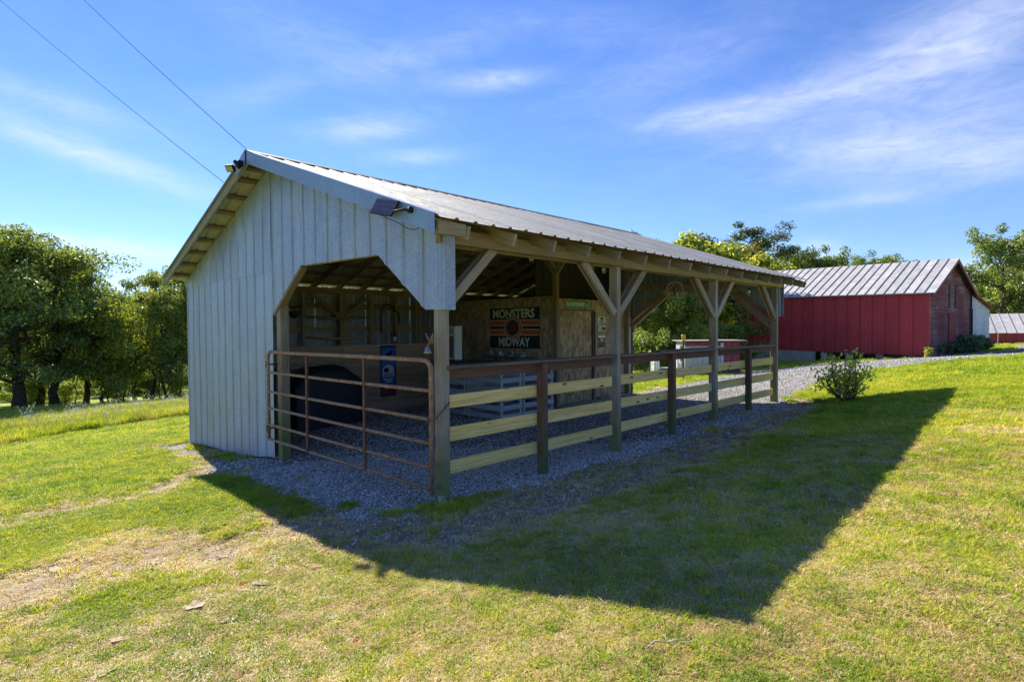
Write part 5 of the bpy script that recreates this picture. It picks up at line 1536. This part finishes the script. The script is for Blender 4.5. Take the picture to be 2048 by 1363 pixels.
for (k, px, d, h, w) in [('oak2', 1268, 33, 8.0, .9), ('bright', 1335, 35, 7.4, .95), ('bright', 1400, 40, 8.8, .9), ('bright2', 1452, 46, 7.8, 1.0), ('bright2', 1490, 50, 8.0, 1.0), ('oak2', 1310, 42, 9.0, 1), ('oak1', 1230, 40, 9.0, .9), ('bright2', 1372, 31, 4.2, .8), ('bright', 1500, 52, 8.6, 1.0)]:
    tree_px(k, px, d, h, 'dark green tree seen through the open far end of the shed' if k[0] == 'o' else 'bright yellow-green tree seen through the open far end of the shed', 'dark ' + G3 if k[0] == 'o' else 'bright ' + G3, wide=w)
for (px, d, h) in [(1290, 29, 2.0), (1325, 30, 1.9), (1352, 31, 2.0), (1405, 33, 2.2), (1445, 34, 2.4), (1482, 36, 2.4), (1262, 28, 1.8)]:
    tree_px('bush', px, d, h, 'low bush beneath the trees behind the coop', 'bushes behind the coop', name='bush', cat='bush')
tree_px('yellow', 1415, 56, 12.0, 'yellowing tree rising above the shed roof', None)
tree_px('pine', 1522, 62, 13.6, 'tall dark pine rising above the end of the shed roof', None, wide=1.25)
G4 = 'tree tops above the red barn'
for (k, px, d, h, w) in [('tall2', 1585, 64, 11.8, 1.2), ('open', 1650, 62, 10.8, .85), ('oak2', 1690, 66, 10.3, .9), ('oak2', 1745, 66, 10.6, .95), ('oak2', 1790, 68, 10.4, .9), ('oak2', 1620, 70, 10.8, .9), ('oak2', 1850, 72, 9.0, 1)]:
    tree_px(k, px, d, h, 'green tree top showing above the red barn roof', G4, wide=w)
G5 = 'trees beyond the white lean-to'
for (k, px, d, h, w) in [('open', 2003, 58, 11.6, .85), ('oak1', 2075, 60, 11.4, .8), ('open', 1965, 64, 8.6, .7), ('oak2', 2040, 66, 9.5, 1), ('oak1', 2160, 58, 12, 1), ('oak2', 1985, 70, 8, 1.0), ('oak2', 1930, 76, 7, 1.0), ('oak1', 2030, 72, 9.5, 1.0), ('oak2', 2060, 62, 8.0, .9), ('oak2', 1975, 62, 6.5, .9)]:
    tree_px(k, px, d, h, 'big green tree standing beyond the white lean-to', G5, wide=w)
# far wooded skyline so the meadow ends in trees, not in a bare horizon
rs = np.random.default_rng(99); cc = []; rr_ = []
for a in np.linspace(0, 2 * math.pi, 420, endpoint=False):
    for lay in range(3):
        d = 150 + rs.random() * 40; x, y = math.cos(a) * d, math.sin(a) * d
        cc.append((x, y, float(tz(x, y)[0]) + 1.2 + lay * 2.0 + rs.random() * 1.5)); rr_.append((4.0, 4.0, 2.2))
V, F, tone = leaf_cloud(rs, np.array(cc), np.array(rr_), 60, 1.3)
tag(obj('distant_wood', npmesh('distant_wood', V, F, M['leafA'], {'tone': ('FLOAT', 'FACE', tone.astype(np.float32))})), 'distant belt of woodland around the fields', 'wood', kind='stuff')

# shrub beside the gravel, weeds at the barn corner
def shrub(name, label, x, y, h, r, mat, n_st, per, size, seed, group=None, cat='shrub', flowers=None):
    rs = np.random.default_rng(seed); t = thing(name, label, cat, group); z0 = gz1(x, y)
    parts = []; cc = []; rr2 = []
    for k in range(n_st):
        a = k * 2.4 + rs.normal() * .3; out = r * (.35 + .65 * rs.random()); hh = h * (.55 + .45 * rs.random()) * (1 - .30 * out / r)
        e = np.array([x + math.cos(a) * out, y + math.sin(a) * out, z0 + hh])
        lp, lr = limb((x + math.cos(a) * .06, y + math.sin(a) * .06, z0 - .05), e, .014 * h + .004, .004, rs, 5, .10)
        parts.append(tube_vf(lp, lr, 5))
        for f in (2, 3, 4, 5):
            cc.append(lp[f] + rs.normal(size=3) * .05 * h); rr2.append(np.array([1, 1, .8]) * h * .17 * (.6 + .8 * rs.random()))
    V, F = join_vf(parts); obj('stems', pymesh('stems', V, F, M['barkl'], True), t)
    V, F, tone = leaf_cloud(rs, np.array(cc), np.array(rr2), per, size)
    obj('foliage', npmesh('foliage', V, F, M[mat], {'tone': ('FLOAT', 'FACE', tone.astype(np.float32))}), t)
    if flowers:
        fp = []
        for k in range(flowers[1]):
            c = cc[rs.integers(len(cc))] + rs.normal(size=3) * .08 * h + np.array([0, 0, .12 * h])
            for j in range(5):
                a = j * 1.256; d = Vector((math.cos(a), math.sin(a), .3)) * flowers[2]; e = Vector((-math.sin(a), math.cos(a), 0)) * flowers[2] * .5; c_ = Vector(c)
                fp.append(([c_, c_ + d * .6 + e, c_ + d, c_ + d * .6 - e], [(0, 1, 2, 3)]))
        V, F = join_vf(fp); obj('blossom', pymesh('blossom', V, F, M[flowers[0]]), t)
    rebase(t, (x, y, z0))
sx_, sy_ = gp(1688, 803)
shrub('round_shrub', 'green leafy shrub growing on the lawn beside the gravel drive', sx_, sy_, 1.06, .48, 'leafS', 22, 12, .07, 21)
for k, (px, d, h, r) in enumerate([(1866, 31.0, .75, .5), (1886, 31.6, .8, .6), (1903, 32.2, .9, .6), (1918, 32.8, 1.3, .6)]):
    p = at(px, 700, d)
    shrub('tall_weed', 'dark green weed clump against the peeling barn gable', p[0], p[1], h, r, 'weed', 16, 22, .14, 30 + k, 'weeds along the barn gable', 'weeds')
for k, (px, d, h, r) in enumerate([(1937, 33.2, 1.35, .6), (1952, 34.0, 1.15, .6), (1966, 34.6, .95, .5)]):
    p = at(px, 700, d)
    shrub('flowering_weed', 'dark weed clump with pale flowers before the white lean-to', p[0], p[1], h, r, 'weed', 16, 22, .14, 40 + k, 'flowering weeds at the lean-to', 'weeds', ('flower', 26, .07))
p = at(1857, 712, 29.2); shrub('small_flower', 'small plant with pink flowers at the barn corner', p[0], p[1], .62, .22, 'leafB', 7, 12, .09, 50, None, 'plant', ('flowerp', 4, .12))

# ------------------------------------------------------------------ instanced ground cover
def scatter(name, label, cat, pts, rot, scl, idx, coll):
    me = bpy.data.meshes.new(name)
    me.vertices.add(len(pts)); me.vertices.foreach_set('co', np.ascontiguousarray(pts, np.float32).ravel())
    for an, typ, arr, key in (('rot', 'FLOAT_VECTOR', rot, 'vector'), ('scl', 'FLOAT', scl, 'value'), ('idx', 'INT', idx, 'value')):
        a = me.attributes.new(an, typ, 'POINT'); a.data.foreach_set(key, np.ascontiguousarray(arr).astype(np.int32 if typ == 'INT' else np.float32).ravel())
    me.update()
    o = obj(name, me); tag(o, label, cat, kind='stuff')
    ng = bpy.data.node_groups.new(name, 'GeometryNodeTree')
    ng.interface.new_socket('Geometry', in_out='INPUT', socket_type='NodeSocketGeometry')
    ng.interface.new_socket('Geometry', in_out='OUTPUT', socket_type='NodeSocketGeometry')
    N, L = ng.nodes, ng.links
    gi, go = N.new('NodeGroupInput'), N.new('NodeGroupOutput')
    ci = N.new('GeometryNodeCollectionInfo'); ci.inputs['Collection'].default_value = coll; ci.inputs['Separate Children'].default_value = True; ci.inputs['Reset Children'].default_value = True
    ip = N.new('GeometryNodeInstanceOnPoints'); ip.inputs['Pick Instance'].default_value = True
    def na(nm, t):
        n = N.new('GeometryNodeInputNamedAttribute'); n.data_type = t; n.inputs['Name'].default_value = nm
        return [s for s in n.outputs if s.enabled and s.name == 'Attribute'][0]
    L.new(gi.outputs[0], ip.inputs['Points']); L.new(ci.outputs[0], ip.inputs['Instance'])
    L.new(na('idx', 'INT'), ip.inputs['Instance Index'])
    er = N.new('FunctionNodeEulerToRotation'); L.new(na('rot', 'FLOAT_VECTOR'), er.inputs[0]); L.new(er.outputs[0], ip.inputs['Rotation'])
    L.new(na('scl', 'FLOAT'), ip.inputs['Scale']); L.new(ip.outputs[0], go.inputs[0])
    md = o.modifiers.new('scatter', 'NODES'); md.node_group = ng
    return o
def variants(name, meshes):
    c = bpy.data.collections.new(name)
    for k, me in enumerate(meshes):
        c.objects.link(bpy.data.objects.new('%s_%02d' % (name, k), me))
    return c
def tuft(seed, n, h, spread, w, lay, mat):
    """a tuft of curved grass blades"""
    rs = np.random.default_rng(seed); V = []; F = []
    for k in range(n):
        a = rs.random() * 6.283; rr0 = spread * math.sqrt(rs.random()); b0 = np.array([math.cos(a) * rr0, math.sin(a) * rr0, -.006])
        d = rs.random() * 6.283; out = np.array([math.cos(d), math.sin(d), 0]); L = h * (.5 + .6 * rs.random()); ly = lay * (.5 + rs.random())
        side = np.array([-math.sin(d), math.cos(d), 0]) * w * (.6 + .7 * rs.random())
        p1 = b0 + out * L * .30 * ly + np.array([0, 0, L * .55 * (1 - .25 * ly)])
        p2 = b0 + out * L * .85 * ly + np.array([0, 0, L * (.95 - .45 * ly)])
        i = len(V); V += [b0 - side * .5, b0 + side * .5, p1 + side * .42, p1 - side * .42, p2]
        F += [(i, i + 1, i + 2, i + 3), (i + 3, i + 2, i + 4)]
    return pymesh('tuft', V, F, mat)
green = [tuft(100 + k, 34, .062, .055, .0052, .75, M['grass']) for k in range(5)] + [tuft(110 + k, 22, .042, .050, .0080, 1.15, M['grass']) for k in range(3)]
dry = [tuft(120 + k, 30, .050, .055, .0042, 1.25, M['grassd']) for k in range(4)]
LC = variants('lawn_tuft', green + dry)
rg = np.random.default_rng(5)
def spread(n, d0, d1, a0=-52, a1=52):
    """n random ground points between two distances from the camera, over the field of view and a margin"""
    d = np.sqrt(rg.random(n) * (d1 ** 2 - d0 ** 2) + d0 ** 2); a = YAW - np.radians(a0 + (a1 - a0) * rg.random(n))
    return CAM[0] + np.cos(a) * d, CAM[1] + np.sin(a) * d
PT = []; 
MOW = np.array([gp(-400, 960), gp(0, 892), gp(120, 868), gp(250, 848), gp(380, 830)])
MEAD = np.r_[MOW, [gp(700, 800)], [(60, 60), (40, 90), (-60, 90), (-60, 20)]]
for (n, d0, d1, s0) in ((62000, 1.2, 4.2, .82), (62000, 4.2, 8.0, 1.0), (52000, 8.0, 15, 1.35), (36000, 15, 30, 2.0), (16000, 30, 60, 3.0)):
    x, y = spread(n, d0, d1)
    g, dd, s = masks(x, y)
    keep = rg.random(n) > np.clip(g * 1.12 + dd * .86 - .02, 0, .995)
    inside = (x > -.02) & (x < 9.3) & (y > -.02) & (y < 7.85)
    keep &= ~inside
    keep &= ~((s > .55) & (rg.random(n) < .30))
    x, y, s, dd = x[keep], y[keep], s[keep], dd[keep]
    if d0 > 8: 
        m = sdist(x, y, MEAD) > -.3; x, y, s, dd = x[m], y[m], s[m], dd[m]
    isdry = rg.random(len(x)) < np.clip(s * .78 + dd * .9 + .04, 0, .96)
    idx = np.where(isdry, 8 + rg.integers(0, 4, len(x)), np.where(rg.random(len(x)) < .62, rg.integers(0, 5, len(x)), 5 + rg.integers(0, 3, len(x))))
    hv = .75 + .6 * vnoise(x, y, .6, 11, 2)
    PT.append((x, y, idx, s0 * hv * (.75 + .5 * rg.random(len(x))) * np.where(isdry, .9, 1.0)))
x = np.concatenate([p[0] for p in PT]); y = np.concatenate([p[1] for p in PT]); idx = np.concatenate([p[2] for p in PT]); scl = np.concatenate([p[3] for p in PT])
rot = np.c_[rg.normal(size=len(x)) * .12, rg.normal(size=len(x)) * .12, rg.random(len(x)) * 6.283]
scatter('lawn_grass', 'short green and straw-coloured lawn grass', 'grass', np.c_[x, y, gz(x, y)], rot, scl, idx, LC)
# meadow: taller grass with white flower heads
def flower_stalk(seed):
    rs = np.random.default_rng(seed); V = []; F = []
    for k in range(4):
        a = rs.random() * 6.283; b0 = np.array([math.cos(a), math.sin(a), 0]) * .12 * rs.random(); h = .35 + .25 * rs.random(); t = b0 + np.array([rs.normal() * .05, rs.normal() * .05, h])
        i = len(V); V += [b0, b0 + [.008, 0, 0], t]; F.append((i, i + 1, i + 2))
        for j in range(2):
            c = t + rs.normal(size=3) * .03; s = .016
            i = len(V); V += [c + [s, 0, 0], c + [0, s, .012], c + [-s, 0, 0], c + [0, -s, .012]]; F.append((i, i + 1, i + 2, i + 3))
    return pymesh('flower_stalk', V, F, M['flower'])
MC = variants('meadow_tuft', [tuft(140 + k, 40, .34, .14, .011, .6, M['meadow']) for k in range(5)] + [tuft(150, 30, .38, .14, .010, .55, M['grassd'])] + [flower_stalk(160), flower_stalk(161)])
n = 52000
d = np.sqrt(rg.random(n) * (48 ** 2 - 13 ** 2) + 13 ** 2); a = YAW + np.radians(18 + 40 * rg.random(n))
x, y = CAM[0] + np.cos(a) * d, CAM[1] + np.sin(a) * d
m = sdist(x, y, MEAD) < .15; x, y, d = x[m], y[m], d[m]
fl_n = vnoise(x, y, 3.0, 21, 2)
e = np.array(gp(330, 826)); fl_n = fl_n + .55 * np.exp(-((x - e[0]) ** 2 + (y - e[1]) ** 2) / 50.0)
isf = rg.random(len(x)) < sst(.70, 1.25, fl_n) * .13
idx = np.where(isf, 6 + rg.integers(0, 2, len(x)), np.where(rg.random(len(x)) < .12, 5, rg.integers(0, 5, len(x))))
edge = -sdist(x, y, MEAD)
scl = (.55 + .55 * rg.random(len(x))) * (.65 + .5 * vnoise(x, y, 2.0, 22, 2)) * (1 + d / 60)
scatter('meadow_grass', 'tall unmown meadow grass with white flower heads', 'grass', np.c_[x, y, gz(x, y)], np.c_[rg.normal(size=len(x)) * .1, rg.normal(size=len(x)) * .1, rg.random(len(x)) * 6.283], scl, idx, MC)
# gravel
def stone(seed):
    rs = np.random.default_rng(seed)
    ph = (1 + 5 ** .5) / 2
    V = np.array([(-1, ph, 0), (1, ph, 0), (-1, -ph, 0), (1, -ph, 0), (0, -1, ph), (0, 1, ph), (0, -1, -ph), (0, 1, -ph), (ph, 0, -1), (ph, 0, 1), (-ph, 0, -1), (-ph, 0, 1)]) / 1.9
    F = [(0, 11, 5), (0, 5, 1), (0, 1, 7), (0, 7, 10), (0, 10, 11), (1, 5, 9), (5, 11, 4), (11, 10, 2), (10, 7, 6), (7, 1, 8), (3, 9, 4), (3, 4, 2), (3, 2, 6), (3, 6, 8), (3, 8, 9), (4, 9, 5), (2, 4, 11), (6, 2, 10), (8, 6, 7), (9, 8, 1)]
    V = V * (1 + rs.normal(size=(12, 1)) * .18) * np.array([1.25, .9, .6]) * .5
    return pymesh('stone', V, F, M['stone'])
SC = variants('gravel_stone', [stone(200 + k) for k in range(6)])
PT = []
for (n, d0, d1, s0, s1) in ((170000, 3.5, 8.5, .007, .026), (80000, 8.5, 16, .013, .032), (36000, 16, 40, .028, .06)):
    x, y = spread(n, d0, d1, -30, 52)
    g, dd, s = masks(x, y)
    keep = rg.random(n) < np.clip(g * 1.05 + dd * .16, 0, 1)
    x, y = x[keep], y[keep]
    PT.append((x, y, s0 + (s1 - s0) * rg.random(len(x)) ** 1.8))
x = np.concatenate([p[0] for p in PT]); y = np.concatenate([p[1] for p in PT]); scl = np.concatenate([p[2] for p in PT])
scatter('gravel', 'loose grey crushed stone gravel', 'gravel', np.c_[x, y, gz(x, y) + scl * .12], np.c_[rg.normal(size=len(x)) * .5, rg.normal(size=len(x)) * .5, rg.random(len(x)) * 6.283], scl, rg.integers(0, 6, len(x)), SC)

# ------------------------------------------------------------------ fallen leaves and a twig
def leaf_mesh(seed, mat):
    rs = np.random.default_rng(seed); n = 15
    V = [(0, 0, .01)]
    for k in range(n):
        a = 2 * math.pi * k / n; r = (.55 + .45 * abs(math.cos(a * 2.5 + .2))) * (.75 + .3 * rs.random()) * .5
        x, y = r * math.cos(a), r * math.sin(a) * .85
        V.append((x, y, .02 + (.30 + .25 * rs.random()) * (abs(y) ** 1.5) + .12 * x * x))
    F = [(0, 1 + k, 1 + (k + 1) % n) for k in range(n)]
    i = len(V); V += [(-.5, -.012, .03), (-.5, .012, .03), (-.85, 0, .06)]; F.append((i, i + 1, i + 2))
    me = pymesh('leaf', V, F, mat); return me
LM = [leaf_mesh(300, M['dleaf']), leaf_mesh(301, M['dleaf']), leaf_mesh(302, M['dleafr']), leaf_mesh(303, M['dleaf'])]
for k, (px, py, s, m) in enumerate([(525, 1170, .15, 0), (388, 1214, .15, 1), (322, 1178, .10, 0), (455, 1242, .11, 3), (237, 1282, .10, 1), (630, 1137, .09, 2), (488, 1173, .10, 2), (1122, 1046, .11, 0),
                                   (1385, 980, .10, 1), (664, 1236, .08, 3), (633, 1242, .06, 2), (715, 1284, .07, 2), (755, 1276, .08, 3), (445, 1108, .10, 0), (500, 1122, .10, 1), (276, 1035, .09, 0), (110, 1135, .13, 1),
                                   (80, 1000, .12, 3), (310, 1120, .09, 0), (205, 1352, .12, 1), (470, 1355, .07, 2), (1000, 962, .13, 3), (995, 968, .10, 0), (1250, 1027, .10, 3), (1890, 852, .12, 3), (1885, 848, .10, 2),
                                   (1885, 905, .13, 1), (1822, 945, .14, 3), (2040, 885, .12, 2), (505, 1092, .07, 2), (262, 1060, .10, 3), (833, 1322, .05, 2), (1120, 1280, .05, 3), (1440, 1150, .06, 0), (1590, 860, .10, 0), (1600, 1110, .05, 1)]):
    x, y = gp(px, py)
    o = obj('fallen_leaf', LM[m]); s *= 1.0; o.location = (x, y, gz1(x, y) + .012); o.scale = (s, s, s); o.rotation_euler = (random.uniform(-.25, .25), random.uniform(-.25, .25), random.uniform(0, 6.28))
    if m == 2: tag(o, 'curled rusty red fallen leaf lying on the lawn', 'leaf', 'red fallen leaves on the lawn')
    else: tag(o, 'curled tan fallen leaf lying on the lawn', 'leaf', 'tan fallen leaves on the lawn')
tx, ty = gp(1335, 1300); T = []
for (a, b, r0) in (((-.09, .05), (.0, 0), .0035), ((0, 0), (.06, -.07), .003), ((.0, 0), (.04, .03), .002)):
    T.append(tube_vf([(tx + a[0], ty + a[1], gz1(tx + a[0], ty + a[1]) + .03), (tx + (a[0] + b[0]) / 2, ty + (a[1] + b[1]) / 2 + .008, gz1(tx, ty) + .04), (tx + b[0], ty + b[1], gz1(tx + b[0], ty + b[1]) + .03)], [r0, r0 * .8, r0 * .5], 6))
V, F = join_vf(T); tag(obj('fallen_twig', pymesh('fallen_twig', V, F, M['twig'], True)), 'small forked grey twig lying in the worn grass', 'twig')
